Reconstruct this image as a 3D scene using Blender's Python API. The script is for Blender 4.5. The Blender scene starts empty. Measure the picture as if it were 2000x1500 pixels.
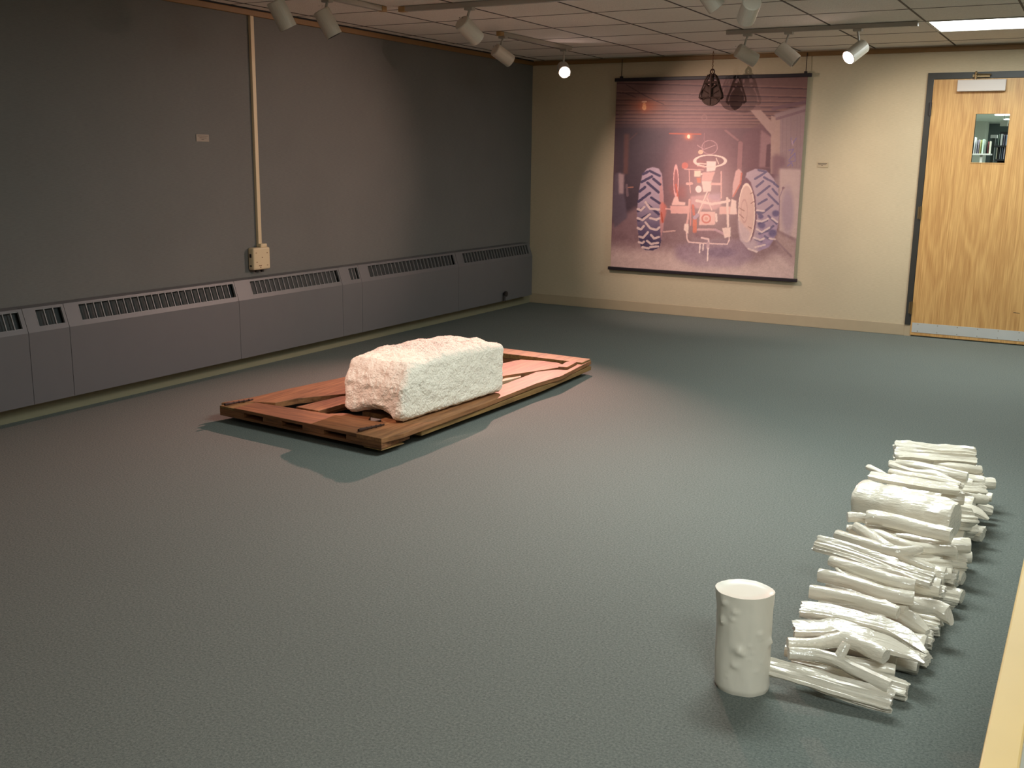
import bpy, bmesh, math, random
import numpy as np
from mathutils import Vector, Matrix, noise
random.seed(7)
S = bpy.context.scene
C = S.collection
PI = math.pi

# ------------------------------------------------------------------ camera
CX, CY, CZ = 5.16679, -9.61787, 1.47242
YAW, PITCH, ROLL, FPX = -0.50806, 0.2127, 0.01415, 2034.975
def _axes():
    cy, sy, cp, sp = math.cos(YAW), math.sin(YAW), math.cos(PITCH), math.sin(PITCH)
    f = Vector((sy*cp, cy*cp, -sp)); r = Vector((cy, -sy, 0)); u = r.cross(f)
    cr, sr = math.cos(ROLL), math.sin(ROLL)
    return cr*r + sr*u, -sr*r + cr*u, f
R_, U_, F_ = _axes()
CAM = Vector((CX, CY, CZ))
cam = bpy.data.cameras.new('camera'); cam.sensor_width = 36; cam.lens = 36*FPX/2000
cam.clip_start = 0.05; cam.clip_end = 100
co = bpy.data.objects.new('camera', cam); C.objects.link(co)
m = Matrix((R_, U_, -F_)).transposed().to_4x4(); m.translation = CAM
co.matrix_world = m
S.camera = co
S.view_settings.view_transform = 'Standard'; S.view_settings.look = 'None'
S.view_settings.gamma = 1; S.view_settings.use_curve_mapping = False
S.view_settings.exposure = 0.0

def at(px, py, axis, val):
    "point of the room seen at a pixel, on the plane axis = val"
    d = (px-1000)/FPX*R_ + (750-py)/FPX*U_ + F_
    t = (val - CAM[axis])/d[axis]
    return CAM + t*d
def proj(P):
    d = P - CAM; z = d.dot(F_)
    return 1000 + FPX*d.dot(R_)/z, 750 - FPX*d.dot(U_)/z

# ------------------------------------------------------------------ world and lights
w = bpy.data.worlds.new('world'); S.world = w; w.use_nodes = True
w.node_tree.nodes['Background'].inputs[0].default_value = (.8, .9, 1, 1)
w.node_tree.nodes['Background'].inputs[1].default_value = 0.02
WARM = (1.0, .50, .43)
WARMB = (1.0, .76, .67)
WARMW = (1.0, .78, .6)
FLUO = (.89, 1.0, .95)
def area(name, loc, sx, sy, power, col):
    l = bpy.data.lights.new(name, 'AREA'); l.shape = 'RECTANGLE'; l.size = sx; l.size_y = sy
    l.energy = power; l.color = col; o = bpy.data.objects.new(name, l); C.objects.link(o); o.location = loc
    return o
def spot(name, loc, target, power, col, deg, blend=.6, rad=.03):
    l = bpy.data.lights.new(name, 'SPOT'); l.energy = power; l.color = col
    l.spot_size = math.radians(deg); l.spot_blend = blend; l.shadow_soft_size = rad
    o = bpy.data.objects.new(name, l); C.objects.link(o); o.location = loc
    o.rotation_euler = (Vector(target)-Vector(loc)).to_track_quat('-Z', 'Y').to_euler()
    return o
H = 2.44
TILE = .64
# fluorescent troffers in the ceiling grid (x0, y0, x1, y1), power
PANELS = [(3.95, -1.655, 5.22, -1.01, 40), (3.31, -5.525, 4.59, -4.88, 58), (5.22, -9.395, 6.49, -8.75, 55)]
for (x0, y0, x1, y1, p) in PANELS:
    area('troffer_light', ((x0+x1)/2, (y0+y1)/2, H-.012), x1-x0-.06, y1-y0-.06, p, FLUO)
# library behind the door
area('library_light', (4.2, 2.6, H-.02), 1.2, 1.2, 55, FLUO)
area('library_light', (6.4, 12, H-.02), 1, 8, 800, FLUO)

# ------------------------------------------------------------------ materials
def mat(name, col, rough=.6, metal=0, bump=0, bscale=50, var=0, vscale=8, coat=0, emit=None, estr=0, spec=.5, bdist=.01):
    m = bpy.data.materials.new(name); m.use_nodes = True
    nt = m.node_tree; b = nt.nodes['Principled BSDF']
    b.inputs['Roughness'].default_value = rough; b.inputs['Metallic'].default_value = metal
    b.inputs['Specular IOR Level'].default_value = spec
    if coat: b.inputs['Coat Weight'].default_value = coat; b.inputs['Coat Roughness'].default_value = .04
    tc = nt.nodes.new('ShaderNodeTexCoord')
    n = nt.nodes.new('ShaderNodeTexNoise'); n.inputs['Scale'].default_value = vscale; n.inputs['Detail'].default_value = 5
    nt.links.new(tc.outputs['Object'], n.inputs['Vector'])
    mx = nt.nodes.new('ShaderNodeMix'); mx.data_type = 'RGBA'
    v = var if var else .03
    mx.inputs[6].default_value = tuple(c*(1-v) for c in col)+(1,)
    mx.inputs[7].default_value = tuple(min(1, c*(1+v)) for c in col)+(1,)
    nt.links.new(n.outputs['Fac'], mx.inputs[0]); nt.links.new(mx.outputs[2], b.inputs['Base Color'])
    if bump:
        n2 = nt.nodes.new('ShaderNodeTexNoise'); n2.inputs['Scale'].default_value = bscale; n2.inputs['Detail'].default_value = 6
        nt.links.new(tc.outputs['Object'], n2.inputs['Vector'])
        bp = nt.nodes.new('ShaderNodeBump'); bp.inputs['Strength'].default_value = bump; bp.inputs['Distance'].default_value = bdist
        nt.links.new(n2.outputs['Fac'], bp.inputs['Height']); nt.links.new(bp.outputs['Normal'], b.inputs['Normal'])
    if emit:
        b.inputs['Emission Color'].default_value = emit+(1,); b.inputs['Emission Strength'].default_value = estr
    return m
def srgb(r, g, b):
    f = lambda c: (c/255/12.92) if c/255 <= .04045 else ((c/255+.055)/1.055)**2.4
    return (f(r), f(g), f(b))

M = {}
# carpet
def carpet():
    m = mat('carpet', srgb(115, 120, 115), .95, bump=.35, bscale=420, var=.06, vscale=.8, spec=.1, bdist=.003)
    nt = m.node_tree; b = nt.nodes['Principled BSDF']
    tc = nt.nodes.new('ShaderNodeTexCoord')
    n = nt.nodes.new('ShaderNodeTexNoise'); n.inputs['Scale'].default_value = 130; n.inputs['Detail'].default_value = 8; n.inputs['Roughness'].default_value = .8
    nt.links.new(tc.outputs['Object'], n.inputs['Vector'])
    cr = nt.nodes.new('ShaderNodeValToRGB'); cr.color_ramp.elements[0].position = .35; cr.color_ramp.elements[1].position = .68
    cr.color_ramp.elements[0].color = (.5, .53, .56, 1); cr.color_ramp.elements[1].color = (1.36, 1.35, 1.3, 1)
    nt.links.new(n.outputs['Fac'], cr.inputs[0])
    mx = nt.nodes.new('ShaderNodeMix'); mx.data_type = 'RGBA'; mx.blend_type = 'MULTIPLY'; mx.inputs[0].default_value = 1
    src = b.inputs['Base Color'].links[0].from_socket
    nt.links.new(src, mx.inputs[6]); nt.links.new(cr.outputs[0], mx.inputs[7]); nt.links.new(mx.outputs[2], b.inputs['Base Color'])
    return m
M['carpet'] = carpet()
def fabric(name, col):
    m = mat(name, col, .9, bump=.25, bscale=300, var=.08, vscale=2.5, spec=.15, bdist=.004)
    nt = m.node_tree; b = nt.nodes['Principled BSDF']
    tc = nt.nodes.new('ShaderNodeTexCoord'); mp = nt.nodes.new('ShaderNodeMapping')
    mp.inputs['Scale'].default_value = (18, 18, 220)
    n = nt.nodes.new('ShaderNodeTexNoise'); n.inputs['Scale'].default_value = 1.5
    nt.links.new(tc.outputs['Object'], mp.inputs[0]); nt.links.new(mp.outputs[0], n.inputs['Vector'])
    mx = nt.nodes.new('ShaderNodeMix'); mx.data_type = 'RGBA'; mx.blend_type = 'MULTIPLY'; mx.inputs[0].default_value = .35
    src = b.inputs['Base Color'].links[0].from_socket
    cr = nt.nodes.new('ShaderNodeValToRGB'); cr.color_ramp.elements[0].position = .4; cr.color_ramp.elements[1].position = .6
    cr.color_ramp.elements[0].color = (.8, .8, .8, 1)
    nt.links.new(n.outputs['Fac'], cr.inputs[0])
    nt.links.new(src, mx.inputs[6]); nt.links.new(cr.outputs[0], mx.inputs[7]); nt.links.new(mx.outputs[2], b.inputs['Base Color'])
    return m
M['wall_grey'] = fabric('grey_wall_fabric', srgb(112, 111, 108))
M['wall_beige'] = fabric('beige_wall_covering', srgb(200, 184, 156))
M['ceil'] = mat('ceiling_tile', srgb(230, 222, 212), .95, bump=.5, bscale=120, var=.1, vscale=60, spec=.1)
M['tee'] = mat('ceiling_tee', srgb(72, 62, 55), .7)
M['cove'] = mat('vinyl_cove_base', srgb(178, 160, 132), .6, var=.06)
M['coveg'] = mat('olive_cove_base', srgb(128, 124, 100), .6, var=.06)
M['cornice'] = mat('varnished_picture_rail', srgb(128, 94, 52), .5, var=.12, vscale=12)
M['heater'] = mat('grey_heater_enamel', srgb(97, 97, 99), .45, var=.04)
M['heatbar'] = mat('pale_grille_bar', srgb(122, 122, 122), .45)
M['dark'] = mat('dark_recess', srgb(34, 36, 38), .9)
M['fins'] = mat('heater_fins', srgb(44, 49, 50), .6, metal=.2)
M['ivory'] = mat('ivory_plastic', srgb(205, 185, 150), .45)
M['black'] = mat('black_metal', srgb(26, 22, 24), .45)
M['rod'] = mat('black_dowel', srgb(30, 20, 28), .5)
M['frame'] = mat('dark_door_frame', srgb(48, 46, 42), .45)
M['card'] = mat('pale_card', srgb(150, 138, 125), .7)
M['cardink'] = mat('card_marks', srgb(100, 85, 75), .7)
M['cardb'] = mat('beige_card', srgb(186, 168, 138), .7)
M['headw'] = mat('white_lamp_enamel', srgb(190, 182, 168), .4)
M['track'] = mat('white_track', srgb(165, 158, 148), .45)
M['tan'] = mat('tan_connector', srgb(170, 135, 90), .5)
M['bulb'] = mat('lit_bulb', (1, .85, .75), .4, emit=(1, .72, .66), estr=40)
M['lens_off'] = mat('dark_lamp_inside', srgb(30, 26, 24), .6)
M['troffer'] = mat('troffer_diffuser', (.9, .95, .95), .4, emit=(.93, .96, 1), estr=9)
M['trofframe'] = mat('troffer_frame', srgb(200, 200, 190), .4)
M['steel'] = mat('brushed_steel_plate', srgb(205, 206, 204), .42, metal=.35, var=.06, vscale=5)
M['closer'] = mat('door_closer_cover', srgb(205, 195, 188), .45)
M['brass'] = mat('worn_bronze', srgb(120, 100, 70), .4, metal=.7)
M['pine'] = mat('varnished_pine', srgb(222, 190, 128), .4, var=.1, vscale=3)
M['plaster'] = mat('offwhite_paint', srgb(190, 190, 182), .7)
M['glass'] = mat('glass', (1, 1, 1), .02)
g = M['glass'].node_tree.nodes['Principled BSDF']; g.inputs['Transmission Weight'].default_value = 1; g.inputs['IOR'].default_value = 1.02
M['iron'] = mat('rusty_iron', srgb(62, 42, 34), .7, metal=.4, bump=.5, bscale=40, var=.35, vscale=30)
M['string'] = mat('dark_cord', srgb(50, 35, 25), .8)
M['chain'] = mat('rusty_chain', srgb(120, 85, 60), .6, metal=.3)
def wood(name, c1, c2, scale=(1, 14, 14), rough=.6, rings=3.0, det=.5):
    m = bpy.data.materials.new(name); m.use_nodes = True; nt = m.node_tree; b = nt.nodes['Principled BSDF']
    b.inputs['Roughness'].default_value = rough
    tc = nt.nodes.new('ShaderNodeTexCoord'); mp = nt.nodes.new('ShaderNodeMapping'); mp.inputs['Scale'].default_value = scale
    nt.links.new(tc.outputs['Object'], mp.inputs[0])
    n = nt.nodes.new('ShaderNodeTexNoise'); n.inputs['Scale'].default_value = rings; n.inputs['Detail'].default_value = 6; n.inputs['Roughness'].default_value = .62
    nt.links.new(mp.outputs[0], n.inputs['Vector'])
    cr = nt.nodes.new('ShaderNodeValToRGB'); cr.color_ramp.elements[0].position = .3; cr.color_ramp.elements[1].position = .7
    cr.color_ramp.elements[0].color = c1+(1,); cr.color_ramp.elements[1].color = c2+(1,)
    nt.links.new(n.outputs['Fac'], cr.inputs[0]); nt.links.new(cr.outputs[0], b.inputs['Base Color'])
    bp = nt.nodes.new('ShaderNodeBump'); bp.inputs['Strength'].default_value = det; bp.inputs['Distance'].default_value = .004
    nt.links.new(n.outputs['Fac'], bp.inputs['Height']); nt.links.new(bp.outputs['Normal'], b.inputs['Normal'])
    return m
M['oldwood'] = wood('weathered_barn_board', srgb(104, 66, 38), srgb(168, 118, 76), (14, 1.2, 14))
M['oldwoodx'] = wood('weathered_cross_board', srgb(92, 56, 32), srgb(150, 100, 62), (1.2, 14, 14))
M['paleboard'] = wood('pale_board', srgb(150, 120, 90), srgb(205, 175, 140), (6, 3, 14))
M['edgewood'] = wood('olive_board_edge', srgb(104, 78, 42), srgb(158, 124, 74), (14, 1.2, 14))
# oak veneer with cathedral grain
def oak():
    m = bpy.data.materials.new('oak_veneer'); m.use_nodes = True; nt = m.node_tree; b = nt.nodes['Principled BSDF']
    b.inputs['Roughness'].default_value = .42
    tc = nt.nodes.new('ShaderNodeTexCoord'); mp = nt.nodes.new('ShaderNodeMapping'); mp.inputs['Scale'].default_value = (3.2, 1, .55)
    nt.links.new(tc.outputs['Object'], mp.inputs[0])
    n = nt.nodes.new('ShaderNodeTexNoise'); n.inputs['Scale'].default_value = 1.3; n.inputs['Detail'].default_value = 2; n.inputs['Distortion'].default_value = .3
    nt.links.new(mp.outputs[0], n.inputs['Vector'])
    mt = nt.nodes.new('ShaderNodeMath'); mt.operation = 'MULTIPLY'; mt.inputs[1].default_value = 46
    nt.links.new(n.outputs['Fac'], mt.inputs[0])
    sn = nt.nodes.new('ShaderNodeMath'); sn.operation = 'SINE'; nt.links.new(mt.outputs[0], sn.inputs[0])
    mp2 = nt.nodes.new('ShaderNodeMapping'); mp2.inputs['Scale'].default_value = (60, 1, 2); nt.links.new(tc.outputs['Object'], mp2.inputs[0])
    n2 = nt.nodes.new('ShaderNodeTexNoise'); n2.inputs['Scale'].default_value = 2; n2.inputs['Detail'].default_value = 4; nt.links.new(mp2.outputs[0], n2.inputs['Vector'])
    ad = nt.nodes.new('ShaderNodeMath'); ad.operation = 'MULTIPLY_ADD'; ad.inputs[1].default_value = .085; nt.links.new(sn.outputs[0], ad.inputs[0]); nt.links.new(n2.outputs['Fac'], ad.inputs[2])
    cr = nt.nodes.new('ShaderNodeValToRGB'); cr.color_ramp.elements[0].position = .25; cr.color_ramp.elements[1].position = .75
    cr.color_ramp.elements[0].color = srgb(176, 128, 74)+(1,); cr.color_ramp.elements[1].color = srgb(214, 170, 108)+(1,)
    nt.links.new(ad.outputs[0], cr.inputs[0]); nt.links.new(cr.outputs[0], b.inputs['Base Color'])
    return m
M['oak'] = oak()
# glazed ceramic
def glaze():
    m = mat('white_ceramic_glaze', srgb(229, 221, 205), .12, bump=.4, bscale=48, var=.02, vscale=20, coat=.8, bdist=.004)
    return m
M['glaze'] = glaze()
def streaks(m, sc, strength):
    nt = m.node_tree; b = nt.nodes['Principled BSDF']; old = [n for n in nt.nodes if n.type == 'BUMP'][0]
    tc = nt.nodes.new('ShaderNodeTexCoord'); mp = nt.nodes.new('ShaderNodeMapping'); mp.inputs['Scale'].default_value = sc
    mp.inputs['Rotation'].default_value = (0, 0, .12)
    n = nt.nodes.new('ShaderNodeTexNoise'); n.inputs['Scale'].default_value = 1; n.inputs['Detail'].default_value = 4
    nt.links.new(tc.outputs['Object'], mp.inputs[0]); nt.links.new(mp.outputs[0], n.inputs['Vector'])
    bp = nt.nodes.new('ShaderNodeBump'); bp.inputs['Strength'].default_value = strength; bp.inputs['Distance'].default_value = .006
    nt.links.new(n.outputs['Fac'], bp.inputs['Height']); nt.links.new(old.outputs['Normal'], bp.inputs['Normal']); nt.links.new(bp.outputs['Normal'], b.inputs['Normal'])
    nt.links.new(bp.outputs['Normal'], b.inputs['Coat Normal'])
streaks(M['glaze'], (14, 110, 110), .45)
M['glazebark'] = mat('grooved_ceramic_glaze', srgb(229, 221, 205), .12, bump=.35, bscale=48, var=.02, vscale=20, coat=.9, bdist=.004)
streaks(M['glazebark'], (9, 130, 130), .6)
M['glazematte'] = mat('satin_ceramic_glaze', srgb(234, 227, 212), .34, bump=.1, bscale=40, var=.02, vscale=14, bdist=.004)
def plast():
    m = mat('rough_white_plaster', srgb(240, 232, 216), .9, bump=.9, bscale=85, var=.05, vscale=22, spec=.2, bdist=.012)
    return m
M['block'] = plast()

# ------------------------------------------------------------------ helpers
def obj(name, bm, m, parent=None, smooth=False, bevel=0):
    me = bpy.data.meshes.new(name)
    bmesh.ops.recalc_face_normals(bm, faces=bm.faces)
    bm.to_mesh(me); bm.free()
    me.materials.append(m if not isinstance(m, str) else M[m])
    o = bpy.data.objects.new(name, me); C.objects.link(o)
    if smooth:
        for p in me.polygons: p.use_smooth = True
    if parent: o.parent = parent; o.matrix_parent_inverse = Matrix.Translation(-parent.location) if parent.type == 'EMPTY' else Matrix()
    if bevel:
        md = o.modifiers.new('bevel', 'BEVEL'); md.width = bevel; md.segments = 2; md.limit_method = 'ANGLE'
    return o
def tag(o, label, cat, group=None, kind=None):
    o['label'] = label; o['category'] = cat
    if group: o['group'] = group
    if kind: o['kind'] = kind
    return o
def struct(o):
    o['kind'] = 'structure'; return o
def thing(name, label, cat, loc, group=None):
    o = bpy.data.objects.new(name, None); C.objects.link(o); o.location = loc; o.empty_display_size = .05
    return tag(o, label, cat, group)
def box(bm, x0, x1, y0, y1, z0, z1):
    vs = [bm.verts.new((x, y, z)) for z in (z0, z1) for (x, y) in ((x0, y0), (x1, y0), (x1, y1), (x0, y1))]
    for f in ((3, 2, 1, 0), (4, 5, 6, 7), (0, 1, 5, 4), (1, 2, 6, 5), (2, 3, 7, 6), (3, 0, 4, 7)):
        bm.faces.new([vs[i] for i in f])
    return vs
def bx(*a):
    bm = bmesh.new(); box(bm, *a); return bm
def prism(bm, pts, z0, z1):
    "polygon in plan with thickness"
    a = [bm.verts.new((p[0], p[1], z0 if len(p) < 3 else p[2]-(z1-z0))) for p in pts]
    b = [bm.verts.new((p[0], p[1], z1 if len(p) < 3 else p[2])) for p in pts]
    bm.faces.new(a[::-1]); bm.faces.new(b); n = len(pts)
    for i in range(n): bm.faces.new((a[i], a[(i+1) % n], b[(i+1) % n], b[i]))
def extr(bm, prof, axis, a0, a1):
    "profile (list of 2D) extruded along axis between a0, a1; axis 1: prof=(x,z); axis 0: prof=(y,z)"
    def P(p, a): return (p[0], a, p[1]) if axis == 1 else (a, p[0], p[1])
    A = [bm.verts.new(P(p, a0)) for p in prof]; B = [bm.verts.new(P(p, a1)) for p in prof]
    bm.faces.new(A[::-1]); bm.faces.new(B); n = len(prof)
    for i in range(n): bm.faces.new((A[i], A[(i+1) % n], B[(i+1) % n], B[i]))
def tube(bm, pts, rad, seg=12, caps=True):
    pts = [Vector(p) for p in pts]; n = len(pts)
    if not hasattr(rad, '__len__'): rad = [rad]*n
    t = [(pts[min(i+1, n-1)]-pts[max(i-1, 0)]).normalized() for i in range(n)]
    up = Vector((0, 0, 1)) if abs(t[0].z) < .9 else Vector((1, 0, 0))
    rings = []
    for i in range(n):
        a = t[i].cross(up)
        if a.length < 1e-4: a = t[i].cross(Vector((0, 1, 0)))
        a.normalize(); b = a.cross(t[i]).normalized(); up = b
        rings.append([bm.verts.new(pts[i]+rad[i]*(math.cos(2*PI*k/seg)*a+math.sin(2*PI*k/seg)*b)) for k in range(seg)])
    for i in range(n-1):
        for k in range(seg):
            bm.faces.new((rings[i][k], rings[i][(k+1) % seg], rings[i+1][(k+1) % seg], rings[i+1][k]))
    if caps: bm.faces.new(rings[0][::-1]); bm.faces.new(rings[-1])
    return rings
def tb(pts, r, seg=12):
    bm = bmesh.new(); tube(bm, pts, r, seg); return bm
def grid_wall(bm, ax, val, u0, u1, v0, v1, holes, th):
    "slab wall perpendicular to axis ax with rectangular holes [(u0,u1,v0,v1)]"
    us = sorted({u0, u1, *[h[0] for h in holes], *[h[1] for h in holes]})
    vs = sorted({v0, v1, *[h[2] for h in holes], *[h[3] for h in holes]})
    for i in range(len(us)-1):
        for j in range(len(vs)-1):
            uc, vc = (us[i]+us[i+1])/2, (vs[j]+vs[j+1])/2
            if any(h[0] < uc < h[1] and h[2] < vc < h[3] for h in holes): continue
            if ax == 1: box(bm, us[i], us[i+1], min(val, val+th), max(val, val+th), vs[j], vs[j+1])
            elif ax == 0: box(bm, min(val, val+th), max(val, val+th), us[i], us[i+1], vs[j], vs[j+1])
            else: box(bm, us[i], us[i+1], vs[j], vs[j+1], min(val, val+th), max(val, val+th))

# ------------------------------------------------------------------ room shell
XR, YF = 7.6, -12.0
DX0, DX1, DZ = 3.812, 4.725, 2.168            # door leaf
FX0, FX1, FZ = 3.762, 4.775, 2.222            # door frame outside
struct(obj('floor', bx(-.1, XR, YF, .02, -.1, 0), 'carpet'))
struct(obj('wall_left', bx(-.1, 0, YF, .1, 0, H+.05), 'wall_grey'))
bm = bmesh.new(); grid_wall(bm, 1, 0, 0, XR, 0, H+.05, [(FX0+.005, FX1-.005, -1, FZ-.005)], .12)
struct(obj('wall_back', bm, 'wall_beige'))
struct(obj('wall_right', bx(XR, XR+.1, YF, .1, 0, H+.05), 'wall_beige'))
struct(obj('wall_front', bx(-.1, XR+.1, YF-.1, YF, 0, H+.05), 'wall_beige'))
# ceiling slab, with openings for the troffers
bm = bmesh.new(); grid_wall(bm, 2, H, 0, XR, YF, 0, [(p[0], p[2], p[1], p[3]) for p in PANELS], .05)
ceiling = struct(obj('ceiling', bm, 'ceil'))
struct(obj('ceiling_slab', bx(-.1, XR+.1, YF-.1, .1, H+.12, H+.16), 'dark'))
bpy.data.objects['ceiling_slab'].name = 'trim_5'
bm = bmesh.new()
gx = [3.95-TILE*k*.9955 for k in range(-5, 7)]; gy = [-.365-.645*k for k in range(0, 18)]
def inpanel(x, y): return any(p[0]+.02 < x < p[2]-.02 and p[1]+.02 < y < p[3]-.02 for p in PANELS)
for x in gx:
    ys = [YF]+sorted(gy)+[0]
    for a, b in zip(ys[:-1], ys[1:]):
        if not inpanel(x, (a+b)/2): box(bm, x-.006, x+.006, a, b, H-.003, H+.004)
obj('main_tees', bm, 'tee', ceiling)
bm = bmesh.new()
M['tee2'] = mat('ceiling_cross_tee', srgb(118, 106, 96), .8)
for y in gy:
    xs = [0]+sorted(x for x in gx if 0 < x < XR)+[XR]
    for a, b in zip(xs[:-1], xs[1:]):
        if not inpanel((a+b)/2, y): box(bm, a, b, y-.003, y+.003, H-.0025, H+.004)
obj('cross_tees', bm, 'tee2', ceiling)
# cove base
struct(obj('baseboard_back', bx(.0, FX0, -.008, 0, 0, .1), 'cove', bevel=.003))
struct(obj('baseboard_left', bx(0, .012, YF, -.0, 0, .115), 'coveg'))
struct(obj('baseboard_right', bx(FX1, XR, -.008, 0, 0, .1), 'cove'))
bm = bmesh.new()
for p in ((.035, .1), ): box(bm, FX0-.0005, FX0+.058, -.012, -.0, 0, .1)
struct(obj('baseboard_frame', bm, 'cove')).name = 'trim_4'
# picture rail just under the ceiling, black gap above it
for nm, a in (('trim_1', (0, .022, YF, 0, H-.05, H-.012)), ('trim_2', (0, XR, -.022, 0, H-.05, H-.012))):
    struct(obj(nm, bx(*a), 'cornice', bevel=.004))
struct(obj('trim_3', bx(0, .012, YF, 0, H-.012, H), 'dark'))
# door frame
bm = bmesh.new()
box(bm, FX0, DX0-.004, -.02, .1, .1, FZ); box(bm, DX1+.004, FX1, -.02, .1, .1, FZ); box(bm, DX0-.004, DX1+.004, -.02, .1, DZ+.004, FZ)
box(bm, FX0, DX0-.004, -.005, .1, 0, .1); box(bm, DX1+.004, FX1, -.005, .1, 0, .1)
fr = struct(obj('door_frame', bm, 'frame')); fr.name = 'trim_6'

# ------------------------------------------------------------------ door
door = bpy.data.objects.new('door_1', None); C.objects.link(door); door.location = (DX0, 0, 0); door['kind'] = 'structure'
WX0, WX1, WZ0, WZ1 = 4.163, 4.418, 1.497, 1.888
bm = bmesh.new(); grid_wall(bm, 1, -.018, DX0, DX1, .012, DZ, [(WX0, WX1, WZ0, WZ1)], .045)
obj('door_leaf', bm, 'oak', door)
obj('kick_plate', bx(DX0+.012, DX1-.01, -.0205, -.018, .038, .122), 'steel', door)
for k in range(6):
    for z in (.05, .11):
        bm = bmesh.new(); bmesh.ops.create_uvsphere(bm, u_segments=8, v_segments=5, radius=.0035, matrix=Matrix.Translation((DX0+.06+k*.16, -.021, z)))
        obj('screw', bm, 'brass', door)
bm = bmesh.new()
t = .008
for a in ((WX0-t, WX0, WZ0-t, WZ1+t), (WX1, WX1+t, WZ0-t, WZ1+t)): box(bm, a[0], a[1], -.022, .03, a[2], a[3])
for a in ((WZ0-t, WZ0), (WZ1, WZ1+t)): box(bm, WX0, WX1, -.022, .03, a[0], a[1])
gl = obj('window_bead', bm, 'oak', door)
obj('window_pane', bx(WX0, WX1, .002, .006, WZ0, WZ1), 'glass', door)
for z in (1.93, 1.07, .25):
    bm = bmesh.new(); tube(bm, [(DX0-.006, -.028, z-.055), (DX0-.006, -.028, z+.055)], .009, 10)
    box(bm, DX0-.03, DX0+.002, -.0225, -.02, z-.05, z+.05)
    obj('hinge', bm, 'brass' if z < 1.5 else 'black', door)
cl = obj('closer_cover', bx(4.003, 4.368, -.075, -.019, 2.066, 2.158), 'closer', door, bevel=.005)
bm = bmesh.new(); box(bm, 4.11, 4.24, -.045, -.0205, 2.178, 2.20); tube(bm, [(4.135, -.05, 2.215), (4.135, -.05, 2.158)], .01, 10)
tube(bm, [(4.135, -.055, 2.2), (4.25, -.05, 2.197)], .006, 8)
bmesh.ops.create_uvsphere(bm, u_segments=8, v_segments=5, radius=.012, matrix=Matrix.Translation((4.135, -.05, 2.213)))
obj('closer_arm', bm, 'brass', door)
bm = bmesh.new(); box(bm, 4.612, 4.66, -.0188, -.0175, .272, .276); obj('scratch_mark', bm, 'black', door)

# ------------------------------------------------------------------ library seen through the door window
struct(obj('floor_library', bx(1.5, 7.5, .12, 18, -.1, 0), 'carpet')).name = 'floor_2'
struct(obj('ceiling_library', bx(1.5, 7.5, .12, 18, H, H+.05), mat('library_ceiling', srgb(205, 212, 200), .9))).name = 'ceiling_2'
struct(obj('wall_far', bx(1.5, 7.5, 18, 18.1, 0, H), mat('library_wall', srgb(82, 92, 90), .9)))
struct(obj('wall_library_side', bx(1.4, 1.5, .12, 18, 0, H), 'plaster')).name = 'wall_side'
struct(obj('wall_library_east', bx(7.5, 7.6, .12, 18, 0, H), 'plaster')).name = 'wall_east'
q0 = lambda x, y: (1860+x/7.143, 130+y/7.143)
def rect_at(x0, y0, x1, y1, Y, th, m, name, parent=None):
    a = at(*q0(x0, y1), 1, Y); b = at(*q0(x1, y0), 1, Y)
    return obj(name, bx(a.x, b.x, Y, Y+th, a.z, b.z), m, parent, bevel=.002)
c0 = at(*q0(325, 900), 1, 16.5); c1 = at(*q0(462, 900), 1, 16.5)
struct(obj('pillar', bx(c0.x-.8, c1.x, 16.5, 17.2, 0, H), mat('library_pillar', srgb(168, 172, 160), .8))).name = 'wall_pillar'
YL, YR = 3.2, 4.6
ls = thing('book_shelf', 'steel shelf of books seen at the left of the door window', 'bookshelf', at(*q0(400, 1225), 1, YL), None)
a = at(*q0(240, 1232), 1, YL); b = at(*q0(528, 1214), 1, YL)
obj('shelf_board', bx(a.x, b.x, YL, YL+.25, a.z, b.z), 'plaster', ls)
p = at(*q0(398, 1280), 1, YL); obj('shelf_post', bx(p.x-.012, p.x+.012, YL+.02, YL+.06, 0, a.z), 'plaster', ls)
low = at(*q0(300, 1338), 1, YL); obj('shelf_board', bx(a.x, b.x, YL+.001, YL+.26, low.z-.02, low.z), 'plaster', ls)
cols = {'white': (232, 236, 232), 'lilac': (176, 168, 190), 'grey': (150, 150, 156), 'pale green': (176, 198, 180), 'dark green': (58, 70, 62),
        'red': (130, 60, 62), 'cream': (226, 222, 196), 'black': (28, 28, 30), 'purple': (130, 84, 120), 'yellow': (210, 204, 130), 'blue': (150, 166, 190)}
for k, v in cols.items(): M['bk_'+k] = mat('cover_'+k.replace(' ', '_'), srgb(*v), .6)
def book(x0, x1, ytop, ybot, Y, col, label, grp):
    o = rect_at(x0, ytop, x1, ybot, Y+.02, .18, 'bk_'+col, 'book')
    sp = at(*q0((x0+x1)/2, (ytop+ybot)/2), 1, Y)
    tag(o, label, 'book', grp)
for a in [(248, 288, 1060, 'dark green', 'dark green book, leftmost on the left shelf beyond the door window'),
          (291, 322, 985, 'white', 'tall white book near the left end of the left shelf beyond the door window'),
          (324, 350, 1025, 'grey', 'grey book just right of the tall white book beyond the door window'),
          (351, 376, 1018, 'lilac', 'lilac book on the left shelf beyond the door window'),
          (377, 402, 1022, 'yellow', 'yellowish book on the left shelf beyond the door window'),
          (404, 446, 1015, 'pale green', 'wide pale green book on the left shelf beyond the door window'),
          (462, 483, 1050, 'dark green', 'thin dark green book left of the red book beyond the door window'),
          (484, 505, 1045, 'red', 'red book near the right end of the left shelf beyond the door window'),
          (507, 530, 1040, 'cream', 'cream book at the right end of the left shelf beyond the door window')]:
    book(a[0], a[1], a[2], 1213, YL, a[3], a[4], 'books on the left library shelf')
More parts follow.
